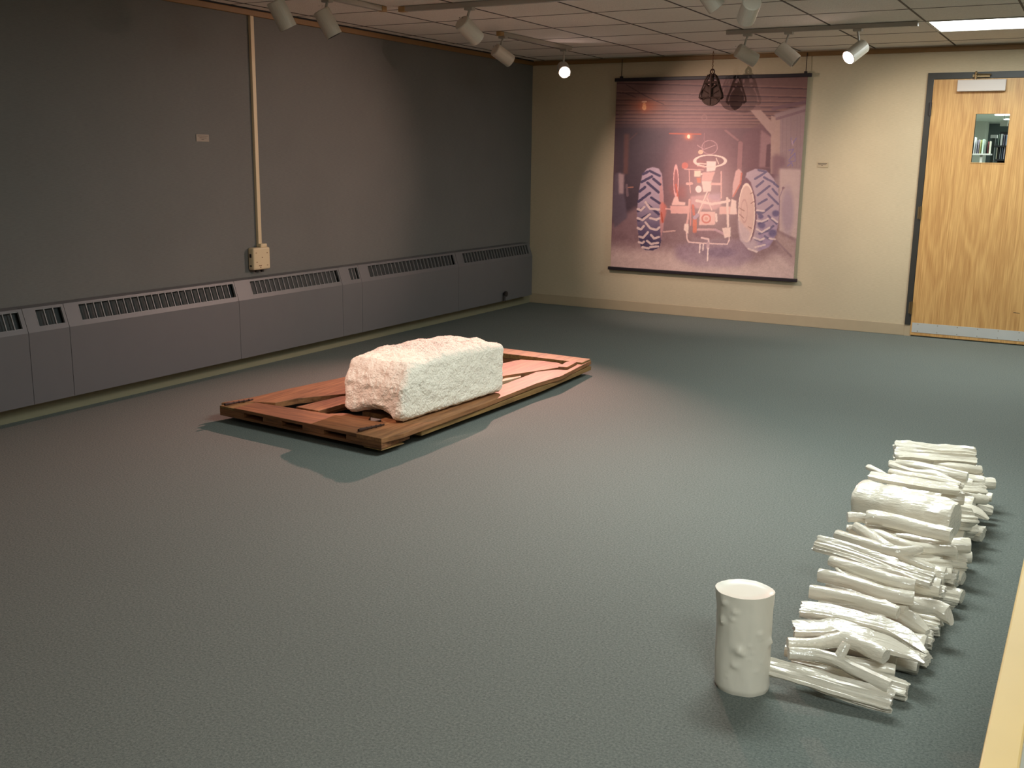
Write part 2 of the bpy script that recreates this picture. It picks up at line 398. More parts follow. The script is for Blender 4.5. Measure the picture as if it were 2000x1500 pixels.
rs = thing('book_shelf', 'dark shelf unit of books seen at the right of the door window', 'bookshelf', at(*q0(680, 1300), 1, YR), None)
for yy in (1102, 1293, 1350):
    a = at(*q0(590, yy+22), 1, YR); b = at(*q0(830, yy), 1, YR)
    obj('shelf_board', bx(a.x, b.x, YR, YR+.3, a.z, b.z), 'bk_black', rs)
a = at(*q0(590, 1350), 1, YR); b = at(*q0(830, 900), 1, YR); obj('back_panel', bx(a.x, b.x, YR+.3, YR+.32, 0, b.z), 'bk_black', rs)
for a in [(636, 662, 945, 'pale green', 'pale green book on the upper right shelf beyond the door window'),
          (663, 708, 940, 'white', 'wide white book on the upper right shelf beyond the door window'),
          (710, 736, 950, 'lilac', 'lilac book on the upper right shelf beyond the door window'),
          (738, 770, 950, 'blue', 'bluish book at the right of the upper right shelf beyond the door window')]:
    book(a[0], a[1], a[2], 1101, YR, a[3], a[4], 'books on the right library shelves')
for a in [(604, 632, 1120, 'cream', 'cream book at the left of the lower right shelf beyond the door window'),
          (634, 652, 1135, 'grey', 'grey book on the lower right shelf beyond the door window'),
          (654, 678, 1110, 'white', 'white book on the lower right shelf beyond the door window'),
          (680, 704, 1130, 'blue', 'pale blue book on the lower right shelf beyond the door window'),
          (706, 724, 1125, 'purple', 'purple book on the lower right shelf beyond the door window')]:
    book(a[0], a[1], a[2], 1292, YR, a[3], a[4], 'books on the right library shelves')
tag(rect_at(662, 752, 778, 830, 6.0, .06, mat('white_sign_box', srgb(236, 240, 228), .5), 'hanging_box') , 'white box hanging under the library ceiling seen through the door window', 'box')
sb = rect_at(530, 952, 628, 998, 5.4, .1, 'bk_white', 'book_stand'); tag(sb, 'pale box-topped stand beside the right shelf seen through the door window', 'stand')
v_ = [v.co for v in sb.data.vertices]; obj('post', bx(min(v.x for v in v_)+.02, max(v.x for v in v_)-.02, 5.44, 5.48, 0, min(v.z for v in v_)), 'bk_dark green', sb)
hb = bpy.data.objects['hanging_box']; v_ = [v.co for v in hb.data.vertices]; xm = (min(v.x for v in v_)+max(v.x for v in v_))/2; obj('rod', bx(xm-.004, xm+.004, 6.02, 6.028, max(v.z for v in v_), H), 'bk_white', hb)
for (x, y, rx, lab) in ((700, 682, 108, 'nearer round ceiling light in the library seen through the door window'), (758, 744, 40, 'farther round ceiling light in the library seen through the door window')):
    px, py = q0(x, y); P = at(px, py, 2, H-.02); P2 = at(q0(x+rx, y)[0], py, 2, H-.02); r = (P2-P).length
    bm = bmesh.new(); tube(bm, [P, P+Vector((0, 0, .02))], r, 24)
    tag(obj('ceiling_light', bm, mat('library_lamp', (1, 1, 1), emit=(.95, 1, 1), estr=6)), lab, 'ceiling light')

# ------------------------------------------------------------------ troffers
for i, (x0, y0, x1, y1, p) in enumerate(PANELS):
    lab = ['recessed fluorescent ceiling panel glowing above the door end of the room', 'recessed fluorescent ceiling panel above the log pile', 'recessed fluorescent ceiling panel above the photographer'][i]
    t = thing('ceiling_light', lab, 'ceiling light', ((x0+x1)/2, (y0+y1)/2, H))
    bm = bmesh.new(); grid_wall(bm, 2, H-.006, x0, x1, y0, y1, [(x0+.022, x1-.022, y0+.022, y1-.022)], .1)
    obj('frame', bm, 'trofframe', t)
    obj('diffuser', bx(x0+.022, x1-.022, y0+.022, y1-.022, H+.004, H+.012), 'troffer', t)

# ------------------------------------------------------------------ heater covers
KX, KZ, TX, TZ, BZ = .125, .505, .082, .635, .105
def yk(px, py): return at(px, py, 0, KX).y
def heater_unit(y0, y1, g0, g1, nb, label, endcap=False):
    t = thing('heater_cover', label, 'heater', (0, (y0+y1)/2, 0), 'heater covers along the grey wall')
    g = .0015; a, b = y0+g, y1-g
    def pt(s, off=0):  # along slanted face, s 0 at knee, 1 top
        return (KX+(TX-KX)*s+off*.95, KZ+(TZ-KZ)*s+off*.3)
    s0, s1 = .2, .9
    bm = bmesh.new()
    # top ledge, front panel, slanted face split round the grille opening
    extr(bm, [(.004, TZ-.004), (TX, TZ-.004), (TX+.0, TZ), (.004, TZ+.004)], 1, a, b)
    extr(bm, [(KX-.004, BZ), (KX, BZ), (KX, KZ), (KX-.004, KZ)], 1, a, b)
    extr(bm, [(.012, BZ), (KX-.004, BZ), (KX-.004, BZ+.004), (.012, BZ+.004)], 1, a, b)
    def slant(sa, sb, ya, yb): extr(bm, [pt(sa, -.004), pt(sa), pt(sb), pt(sb, -.004)], 1, ya, yb)
    slant(0, s0, a, b); slant(s1, 1, a, b)
    if g0 > a: slant(s0, s1, a, g0)
    if g1 < b: slant(s0, s1, g1, b)
    if endcap: extr(bm, [(.013, BZ), (KX, BZ), (KX, KZ), (TX, TZ), (.004, TZ), (.004, .13), (.013, .13)], 1, b, b+.03)
    obj('casing', bm, 'heater', t)
    bm = bmesh.new(); extr(bm, [pt(s0-.05, -.035), pt(s0-.05, -.03), pt(s1+.05, -.03), pt(s1+.05, -.035)], 1, g0, g1)
    obj('fins', bm, 'fins', t)
    bm = bmesh.new()
    for k in range(nb+1):
        y = g0+(g1-g0)*k/nb
        extr(bm, [pt(s0, -.012), pt(s0, .0), pt(s1, .0), pt(s1, -.012)], 1, y-.0028, y+.0028)
    for sa in (s0, s1): extr(bm, [pt(sa-.015, -.012), pt(sa-.015, -.002), pt(sa+.015, -.002), pt(sa+.015, -.012)], 1, g0, g1)
    obj('grille', bm, 'heatbar', t)
    return t
# joints and grille spans measured on the knee line
J = [-12.0, yk(-420, 740), yk(57, 665), yk(137, 652), yk(467, 590), yk(669, 553), yk(707, 546), yk(896, 515), yk(1040, 490)]
G = [(J[0]+.1, J[1]-.03, 60), (J[1]+.12, yk(49, 655), 22), (yk(79, 640), yk(131, 635), 3), (yk(163, 630), yk(464, 577), 23), (yk(496, 570), yk(669, 545), 20),
     (yk(687, 540), yk(707, 540), 3), (yk(725, 536), yk(892, 512), 24), (yk(909, 510), yk(1036, 490), 24)]
LB = ['grey heater cover running out of view past the left edge of the photo', 'grey heater cover with its grille end at the far left edge of the photo',
      'narrow grey heater cover with a three-slot grille, nearer the left edge of the photo', 'long grey heater cover left of the outlet box, behind the near end of the pallet',
      'grey heater cover just right of the outlet box', 'narrow grey heater cover with a three-slot grille, right of the outlet box',
      'grey heater cover in front of the wall beyond the white block', 'grey heater cover ending in the room corner, with a black valve handle']
for i in range(8):
    if i == 0: continue
    t = heater_unit(J[i], J[i+1]-(.03 if i == 7 else 0), G[i][0], min(G[i][1], J[i+1]-.012), G[i][2], LB[i], i == 7)
v = at(986, 574, 0, .14)
bm = bmesh.new(); tube(bm, [(KX-.001, v.y, v.z), (.15, v.y, v.z)], .012, 12); tube(bm, [(.142, v.y, v.z), (.16, v.y, v.z)], .027, 16)
tube(bm, [(.145, v.y-.012, v.z), (.15, v.y-.025, v.z-.07)], .012, 8)
obj('valve_handle', bm, 'black', t)

# ------------------------------------------------------------------ raceway and outlet box on the left wall
ry = -4.047
t = thing('cable_raceway', 'ivory vertical cable raceway running down the grey wall to an outlet box', 'raceway', (0, ry, .68))
obj('channel', bx(.0, .022, ry-.017, ry+.017, .85, H-.05), 'ivory', t, bevel=.003)
ob = obj('outlet_box', bx(.0, .055, -4.155, -3.985, .687, .842), 'ivory', t, bevel=.012)
obj('box_collar', bx(.0, .045, ry-.02, ry+.045, .84, .866), 'ivory', t, bevel=.006)
for (yy, zz) in ((-.06, .12), (.05, .115), (.0, .085), (-.055, .055), (.05, .028), (-.03, .03), (-.015, .03), (-.02, .018)):
    obj('slot', bx(.0548, .0558, ry-.02+yy-.006, ry-.02+yy+.006, .687+zz-.0025, .687+zz+.0025), 'chain', t)
bm = bmesh.new()
bm.free()
for yy in (-.05, -.038, .005, .017): obj('plug_prong', bx(.018, .035, ry+yy-.01, ry+yy-.004, .668, .687), 'black', t)
for (z0, z1) in ((.775, .80), (.712, .722)): obj('knockout', bx(.02, .036, -4.158, -4.1545, z0, z1), 'black', t)

# wall cards
a = at(383, 276, 0, 0); b = at(407, 263, 0, 0)
c = obj('label_card', bx(0, .004, a.y, b.y, a.z, b.z), 'card'); tag(c, 'small pale label card on the grey wall left of the raceway', 'label card')
bm = bmesh.new()
for k, (u0, u1) in enumerate(((.1, .9), (.25, .8), (.4, .6))): box(bm, .004, .0046, a.y+(b.y-a.y)*u0, a.y+(b.y-a.y)*u1, b.z-.012-.011*k, b.z-.009-.011*k)
obj('text_lines', bm, 'cardink', c)
a = at(1596, 327, 1, 0); b = at(1618, 317, 1, 0)
c = obj('label_card', bx(a.x, b.x, -.004, 0, a.z, b.z), 'cardb'); tag(c, 'small beige label card on the wall between the tractor banner and the door', 'label card')
bm = bmesh.new()
for k, (u0, u1) in enumerate(((.05, .9), (.1, .82), (.4, .5))): box(bm, a.x+(b.x-a.x)*u0, a.x+(b.x-a.x)*u1, -.0046, -.004, b.z-.014-.009*k, b.z-.009-.009*k)
obj('text_lines', bm, 'cardink', c)

# ------------------------------------------------------------------ tracks and spotlights
TZ_ = H-.034
def track(name, p0, p1, label):
    d = (Vector(p1)-Vector(p0)); L = d.length; t = thing(name, label, 'light track', p0, 'ceiling light tracks')
    bm = bmesh.new(); n = d.normalized(); s = n.cross(Vector((0, 0, 1)))*.018
    A, B = Vector(p0), Vector(p1)
    vs = []
    for P in (A, B):
        for (k, z) in ((-1, TZ_), (1, TZ_), (1, H-.0035), (-1, H-.0035)): vs.append(bm.verts.new((P.x+s.x*k, P.y+s.y*k, z)))
    for f in ((0, 1, 2, 3), (7, 6, 5, 4), (0, 4, 5, 1), (1, 5, 6, 2), (2, 6, 7, 3), (3, 7, 4, 0)): bm.faces.new([vs[i] for i in f])
    obj('rail', bm, 'track', t)
    return t, n
def endcap(t, P, n, m='tan'):
    P = Vector(P); s = n.cross(Vector((0, 0, 1))); bm = bmesh.new()
    pts = [P-n*.0-s*.022, P+n*.05-s*.022, P+n*.05+s*.022, P-n*.0+s*.022]
    prism(bm, [(q.x, q.y) for q in pts], TZ_-.002, H-.003); obj('end_feed', bm, m, t, bevel=.003)
XT = .90; YT = -3.70; YTR = -1.68
tA, n = track('light_track', (XT, -7.2, H-.004), (XT, -3.80, H-.004), 'white light track along the grey wall carrying the two nearest left spotlights'); endcap(tA, (XT, -3.80, 0), n)
tB, n = track('light_track', (1.04, YT, H-.004), (4.3, YT, H-.004), 'white light track across the middle of the ceiling'); endcap(tB, (1.04, YT, 0), -n)
tC, n = track('light_track', (.93, -2.25, H-.004), (.95, -1.09, H-.004), 'white light track near the far left corner carrying the glowing bulb'); endcap(tC, (.93, -2.25, 0), -n)
tD, n = track('light_track', (2.55, YTR, H-.004), (3.86, YTR, H-.004), 'white light track in front of the banner wall beside the fluorescent panel'); endcap(tD, (3.86, YTR, 0), n, 'track')
LIT = {}
def head(px, py, plane, val, track_off, d2, depth, label, lit=False, R=.052, L=.165, aim=None):
    Cc = at(px, py, plane, val)                      # centre of the body hangs straight under its track
    d = (d2[0]*R_ - d2[1]*U_); d = d.normalized() + depth*(Cc-CAM).normalized(); d.normalize()
    if aim: d = aim.normalized()
    mount = Vector((Cc.x, Cc.y, TZ_))
    t = thing('track_spotlight', label, 'spotlight', mount, 'spotlights on the ceiling tracks')
    obj('adapter', bx(Cc.x-.03, Cc.x+.03, Cc.y-.022, Cc.y+.022, TZ_-.018, TZ_), 'track', t, bevel=.003)
    piv = Cc - d*.03
    top = piv + Vector((0, 0, R*.6))
    obj('stem', tb([(Cc.x, Cc.y, TZ_-.016), (Cc.x*.5+top.x*.5, Cc.y*.5+top.y*.5, (TZ_+top.z)/2), top], .008, 8), 'track', t)
    back = Cc - d*L/2; front = Cc + d*L/2
    bm = bmesh.new()
    # lathe: rounded back cap, body, rolled lip, hollow inside
    ks = [(-.0, .0), (.0, R*.9), (.006, R), (L-.004, R), (L, R*.985), (L, R*.93), (L-.02, R*.9), (L-.045, R*.62), (L-.05, 0)]
    prof = [(s, max(r, .0008)) for s, r in ks]
    tube(bm, [back+d*s for s, r in [(prof[0][0]-.0005, 0)] + prof[1:5]], [.001]+[r for s, r in prof[1:5]], 28)
    obj('housing', bm, 'headw', t, bevel=0)
    bm = bmesh.new(); tube(bm, [front+d*.0006, front+d*.0012], R*.88, 24); 
    ins = obj('lens', bm, 'bulb' if lit else 'lens_off', t)
    bm = bmesh.new(); q = d.orthogonal().normalized()
    for a in (-1, 1):
        c = back - d*.0012 + (U_*.4+R_*a*.16)*R*1.2; tube(bm, [c, c-d*.001], .004, 8)
    obj('vent_holes', bm, 'black', t)
    LIT[label] = (front+d*.01, d)
    return front+d*.012, d
p0 = Vector((XT, -6.5, 2.27)); q_ = (Vector((1.76, -5.15, .27))-p0); px0, py0 = proj(p0)  # unseen track head added to carry the light on the block's front
h0 = head(px0, py0, 0, XT, 0, (q_.dot(R_), -q_.dot(U_)), .0, 'added white track spotlight above and left of the photographer, out of view, lighting the front of the block', aim=q_)
h1 = head(550, 28, 0, XT, 0, (65, 130), .4, 'white track spotlight nearest the camera, hanging over the grey wall beside the raceway')
h2 = head(640, 45, 0, XT, 0, (45, 85), .3, 'white track spotlight second from the left, just right of the raceway')
h3 = head(917, 60, 1, YT, 0, (75, 80), .75, 'white track spotlight alone under the middle of the cross track')
h4 = head(982, 108, 0, .935, 0, (80, 60), .6, 'white track spotlight just left of the glowing bulb')
h5 = head(1101, 136, 0, .945, 0, (10, 30), -3.0, 'spotlight with glowing bulb facing the camera by the far left corner', True)
h6 = head(1384, -8, 1, YT, 0, (35, 50), .25, 'white track spotlight cut off by the top edge of the photo')
h7 = head(1463, 20, 1, YT, 0, (-28, 75), 1.7, 'white track spotlight above the banner side, pointing away and down')
h8 = head(1458, 108, 1, YTR, 0, (75, 45), .25, 'leftmost white spotlight on the track in front of the banner wall')
h9 = head(1538, 106, 1, YTR, 0, (65, 55), -.15, 'middle white spotlight on the track in front of the banner wall, unlit black mouth')
h10 = head(1672, 101, 1, YTR, 0, (-80, 62), -.35, 'lit white spotlight nearest the fluorescent panel, mouth facing left', True)
# their light
spot('spot_banner', h4[0], (1.95, 0, .9), 200, WARMB, 66, .9, .012)
spot('spot_block', h5[0], (1.85, -4.7, .3), 1150, WARM, 60, 1, .025)
spot('bulb_side', h5[0]+Vector((.03, .03, -.02)), (2.4, 0, 1.4), 42, WARMB, 84, .8, .012)
spot('added_front_spot', h0[0], (1.76, -5.15, .27), 190, (1, .62, .52), 21, .9, .02)  # added lamp out of view, brightens the front face of the block
spot('spot_door', h8[0], (3.9, 0, 1.35), 70, WARMW, 62, .9, .03)
spot('spot_wall', h10[0], (0, -3.6, 1.15), 240, (1, .68, .55), 52, 1, .03)

# ------------------------------------------------------------------ white block
def make_block():
    bm = bmesh.new()
    nx, ny, nz = 60, 110, 44
    # corners from the photo: bottom and top of each vertical edge
    B = {(0, 0): at(666, 803, 2, .101), (1, 0): at(785, 828, 2, .101), (1, 1): at(986, 765, 2, .101)}
    B[(0, 1)] = B[(0, 0)] + (B[(1, 1)]-B[(1, 0)])
    T = {(0, 0): at(668, 700, 2, .375), (1, 0): at(790, 716, 2, .40), (1, 1): at(988, 668, 2, .385)}
    T[(0, 1)] = T[(0, 0)] + (T[(1, 1)]-T[(1, 0)]) + Vector((0, 0, .015))
    def P(u, v, w_):
        def bl(D): return D[(0, 0)]*(1-u)*(1-v)+D[(1, 0)]*u*(1-v)+D[(0, 1)]*(1-u)*v+D[(1, 1)]*u*v
        p = bl(B)*(1-w_)+bl(T)*w_
        return p
    pts = {}
    def V(i, j, k):
        key = (i, j, k)
        if key in pts: return pts[key]
        u, v, w_ = i/nx, j/ny, k/nz
        # round the box: pull edges in
        c = [u-.5, v-.5, w_-.5]; dims = (.5, 1.0, .32)
        r = [.05, .05, .05]
        loc = [c[a]*dims[a] for a in range(3)]; rr = .045
        inner = [max(-dims[a]/2+rr, min(dims[a]/2-rr, loc[a])) for a in range(3)]
        d = Vector([loc[a]-inner[a] for a in range(3)])
        if d.length > 1e-6: d = d.normalized()*rr
        loc2 = [inner[a]+d[a] for a in range(3)]
        u2, v2, w2 = [loc2[a]/dims[a]+.5 for a in range(3)]
        p = P(u2, v2, w2)
        # crown on the top, undercut foot on the front
        if w_ > .5: p.z += .03*math.sin(PI*min(1, max(0, v2)))*(w_-.5)*2*(.6+.4*math.sin(PI*u2))
        if v2 < .25:
            k2 = (1-v2/.25)
            p.y += .05*k2*max(0, w2-.6)/.4
            if w2 < .25 and .18 < u2 < .85:
                s = math.sin(PI*(u2-.18)/.67); p.y += .05*k2*s*(1-w2/.25); p.z += .035*s*k2*(1-w2/.25)
        n = noise.fractal(p*7, 1, 2, 3)*.014 + noise.fractal(Vector((p.x*30, p.y*30, p.z*22)), 1, 2, 4)*.006
        rid = abs(noise.noise(Vector((p.x*16+p.z*9, p.y*16, p.z*18-p.x*6))))
        nrm = Vector((u2-.5, (v2-.5)*.7, (w2-.5)*1.1)); 
        m_ = max(abs(u-.5), abs(v-.5), abs(w_-.5)); nn = Vector((0, 0, 0))
        if abs(u-.5) == m_: nn.x += math.copysign(1, u-.5)
        if abs(v-.5) == m_: nn.y += math.copysign(1, v-.5)
        if abs(w_-.5) == m_: nn.z += math.copysign(1, w_-.5)
        nn.normalize()
        amp = .9 if (v < .02) else (.7 if u > .98 else .9)
        if w_ < .02: n = min(n, 0)
        n += noise.fractal(Vector((p.x*60+p.z*30, p.y*55, p.z*45-p.x*20)), 1, 2, 3)*.0055
        if v < .02: n -= rid*.008
        p = p + nn*n*amp
        pts[key] = bm.verts.new(p); return pts[key]
    for i in range(nx):
        for j in range(ny):
            bm.faces.new((V(i, j, 0), V(i, j+1, 0), V(i+1, j+1, 0), V(i+1, j, 0)))
            bm.faces.new((V(i, j, nz), V(i+1, j, nz), V(i+1, j+1, nz), V(i, j+1, nz)))
    for i in range(nx):
        for k in range(nz):
            bm.faces.new((V(i, 0, k), V(i+1, 0, k), V(i+1, 0, k+1), V(i, 0, k+1)))
            bm.faces.new((V(i, ny, k), V(i, ny, k+1), V(i+1, ny, k+1), V(i+1, ny, k)))
    for j in range(ny):
        for k in range(nz):
            bm.faces.new((V(0, j, k), V(0, j, k+1), V(0, j+1, k+1), V(0, j+1, k)))
            bm.faces.new((V(nx, j, k), V(nx, j+1, k), V(nx, j+1, k+1), V(nx, j, k+1)))
    return bm
o = obj('plaster_block', make_block(), 'block', smooth=True)
tag(o, 'large rough white plaster block resting on the weathered wooden door', 'sculpture')

# ------------------------------------------------------------------ weathered door lying flat
e = lambda x, y: (400+x*.4, 600+y*.4)
f5 = lambda x, y: (420+x*.2, 680+y*.2)
f6 = lambda x, y: (940+x*.12, 660+y*.12)
bd = thing('wooden_door', 'weathered brown wooden barn door lying flat on the carpet under the white block', 'wooden door', (1.55, -4.25, 0))
Z3 = .094
def board(pts, z0, z1, m='oldwood', name='board', dz=None):
    bm = bmesh.new(); prism(bm, pts, z0, z1)
    return obj(name, bm, m, bd, bevel=.0025)
P = lambda q, z=Z3: at(q[0], q[1], 2, z).to_tuple()[:2]
X0, X1, Y0, Y1 = .905, 2.155, -5.46, -3.03
# front rail: three layers with slots between them
fl = P(e(145, 478)); fr_ = P(f5(1430, 830)); cr = P(f5(1600, 868))
A = P(e(72, 478)); Bc = P(e(862, 642))
def lerp(a, b, t): return (a[0]+(b[0]-a[0])*t, a[1]+(b[1]-a[1])*t)
front = lambda t, dy=0: (A[0]+(Bc[0]-A[0])*t, A[1]+(Bc[1]-A[1])*t+dy)
board([front(.0), front(1.0), front(1.0, .25), front(.0, .2)], .036, .051, 'oldwoodx', 'rail')
sl = [(0, .16), (.29, .41), (.54, .67), (.80, 1.0)]
for a_, b_ in sl: board([front(a_), front(b_), front(b_, .2), front(a_, .2)], .051, .077, 'oldwoodx', 'spacer')
board([front(.10), front(.86), front(.86, .26), front(.10, .17)], .077, Z3, 'oldwoodx', 'rail')
board([front(.0), front(.10), front(.10, .17), front(.0, .17)], .077, Z3-.003, 'edgewood', 'rail_end')
# left stile, bowing up from the corner
board([P(e(80, 466)), P(e(230, 462)), P(e(345, 466)), P(e(450, 445)), P(e(660, 425)), (1.62, -4.3), (1.5, -3.05), (1.2, -3.05), (1.10, -4.0), P(e(660, 345)), P(e(420, 395)), P(e(230, 440))], .06, Z3, 'oldwood', 'stile')
# right stile
board([front(.86), front(1.0), P(e(972, 615)), P(f6(0, 1090)), P(f6(900, 740)), P(f6(1300, 620)), P(f6(1790, 370)), P(f6(1600, 380)), P(f6(1260, 510)), P(f6(900, 550)), P(f6(390, 745)), (1.93, -4.9), (1.90, -5.2), front(.86, .24)], .068, Z3, 'oldwood', 'stile')
board([(2.13, -5.2), (2.165, -5.2), (2.18, -4.6), (2.2, -3.9), (2.17, -3.1), (2.05, -3.1), (2.05, -5.2)], .036, .064, 'edgewood', 'stile')
board([front(.9), front(1.0), (Bc[0]+.02, Bc[1]+.17), (Bc[0]-.1, Bc[1]+.2)], .030, .0355, 'edgewood', 'packing')
# far rail
board([(1.0, -3.0), P(f6(430, 200)), P(f6(1780, 368)), P(f6(1640, 430)), P(f6(430, 285)), (1.0, -3.16)], .072, Z3+.012, 'edgewood', 'rail')
board([(1.0, -3.03), (2.14, -3.07), (2.12, -3.28), (1.0, -3.2)], .036, .072, 'oldwoodx', 'rail')
board([P(f6(1250, 510)), P(f6(1400, 515)), P(f6(1560, 430)), P(f6(1500, 405)), P(f6(1380, 430))], Z3, Z3+.018, 'oldwood', 'cleat')
# diagonal braces
board([P(f5(790, 572), .085), P(f5(1010, 612), .085), P(f5(1232, 548), .085), (1.75, -4.4), (1.66, -4.3), P(f5(1230, 468), .085)], .060, .085, 'oldwood', 'brace')
board([P(f6(300, 640), .088), P(f6(400, 608), .088), P(f6(1000, 520), .088), P(f6(1265, 478), .088), P(f6(1350, 440), .088), P(f6(1200, 385), .088), P(f6(640, 350), .088), P(f6(380, 405), .088), (1.5, -3.9), (1.6, -4.2)], .06, .088, 'oldwood', 'brace')
board([P(f6(300, 720), .07), P(f6(640, 640), .07), P(f6(650, 600), .07), P(f6(300, 640), .07)], .04, .072, 'paleboard', 'board_stub')
board([P(f5(1100, 640), .08), P(f5(1500, 700), .08), P(f5(1520, 665), .08), P(f5(1250, 632), .08)], .05, .08, 'oldwoodx', 'board_stub')
# plank layer glimpsed underneath, and feet that lift the door
board([(1.3, -5.15), (1.42, -5.15), (1.6, -4.0), (1.5, -4.0)], .03, .05, 'oldwood', 'plank')
for x, y in ((1.0, -5.2), (2.0, -5.25), (1.05, -3.15), (2.0, -3.2), (1.5, -4.2)):
    obj('batten', bx(x-.05, x+.05, y-.05, y+.05, 0, .036), 'edgewood', bd)
board([(1.7, -5.1), (2.05, -5.1), (2.05, -4.3), (1.7, -4.3)], .06, .0885, 'oldwood', 'plank')
for (qa, qb, s) in ((f5(120, 545), f5(370, 500), 1), (f5(1425, 795), f5(1650, 745), 1)):
    a = at(*qa, 2, Z3+.012); b = at(*qb, 2, Z3+.004)
    bm = bmesh.new(); tube(bm, [a-Vector((.0, .02, 0)), a+Vector((0, .0, 0)), a.lerp(b, .3), b], [.007, .009, .006, .004], 10)
    for k in range(4):
        c = a.lerp(b, .25+.2*k); bmesh.ops.create_uvsphere(bm, u_segments=8, v_segments=6, radius=.008, matrix=Matrix.Translation(c))
    obj('iron_hinge', bm, 'iron', bd)

# ------------------------------------------------------------------ ceramic stump
def disp(p, a=1, seed=0): return noise.fractal(Vector((p.x*9+seed, p.y*9, p.z*9)), 1, 2, 3)*a
stc = Vector((4.418, -6.885, 0)); stt = Vector((4.404, -6.872, .288)); SR = .0755
bm = bmesh.new(); rings = []
NS, NZ = 72, 60
knobs = [(-2.35, .265, .012), (-2.5, .215, .010), (-2.45, .205, .010), (-1.9, .245, .010), (-2.0, .222, .008), (-.9, .185, .010), (-.85, .17, .007), (-1.72, .135, .017), (-1.55, .125, .008),
         (-1.9, .088, .012), (-1.0, .075, .006), (-.3, .15, .013), (-2.2, .05, .005), (-1.3, .15, .006), (-1.15, .13, .005), (-.6, .06, .005), (-.75, .1, .005), (-1.25, .11, .005)]
camang = math.atan2(CAM.y-stc.y, CAM.x-stc.x)
for j in range(NZ+1):
    z = j/NZ; c = stc.lerp(stt, z)
    ring = []
    for k in range(NS):
        th = 2*PI*k/NS
        p = Vector((math.cos(th), math.sin(th), 0))
        r = SR*(1+.06*math.cos(2*(th-camang-PI/2)))*(1.0-.035*math.sin(PI*z)+.02*(z-.5))
        r += noise.fractal(Vector((math.cos(th)*1.5, math.sin(th)*1.5, z*2.2)), 1, 2, 3)*.004
        if z < .04: r -= .004*(1-z/.04)
        zz = c.z
        for (ka, kz, kr) in knobs:
            da = ((th-(camang+(ka+1.57)*-1*-1)+PI) % (2*PI))-PI
            d = math.hypot(da*SR, zz-kz)
            r += kr*.62*math.exp(-(d/(kr*.8))**2)
        tilt = .012*math.cos(th-camang)*z*0
        ring.append(bm.verts.new(c+p*r+Vector((0, 0, tilt))))
    rings.append(ring)
for j in range(NZ):
    for k in range(NS): bm.faces.new((rings[j][k], rings[j][(k+1) % NS], rings[j+1][(k+1) % NS], rings[j+1][k]))
bm.faces.new(rings[0][::-1])
prev = rings[-1]
for (s, dz) in ((.95, 0), (.9, -.003), (.5, -.004), (.05, -.004)):
    nr = [bm.verts.new(stt+(v.co-stt)*s+Vector((0, 0, dz))) for v in rings[-1]]
    for k in range(NS): bm.faces.new((prev[k], prev[(k+1) % NS], nr[(k+1) % NS], nr[k]))
    prev = nr
bm.faces.new(prev)
o = obj('ceramic_stump', bm, 'glazematte', smooth=True)
try:
    o.data.set_sharp_from_angle(angle=math.radians(50))
except Exception: pass
tag(o, 'upright white ceramic tree stump with knots, standing at the near end of the log pile', 'sculpture')

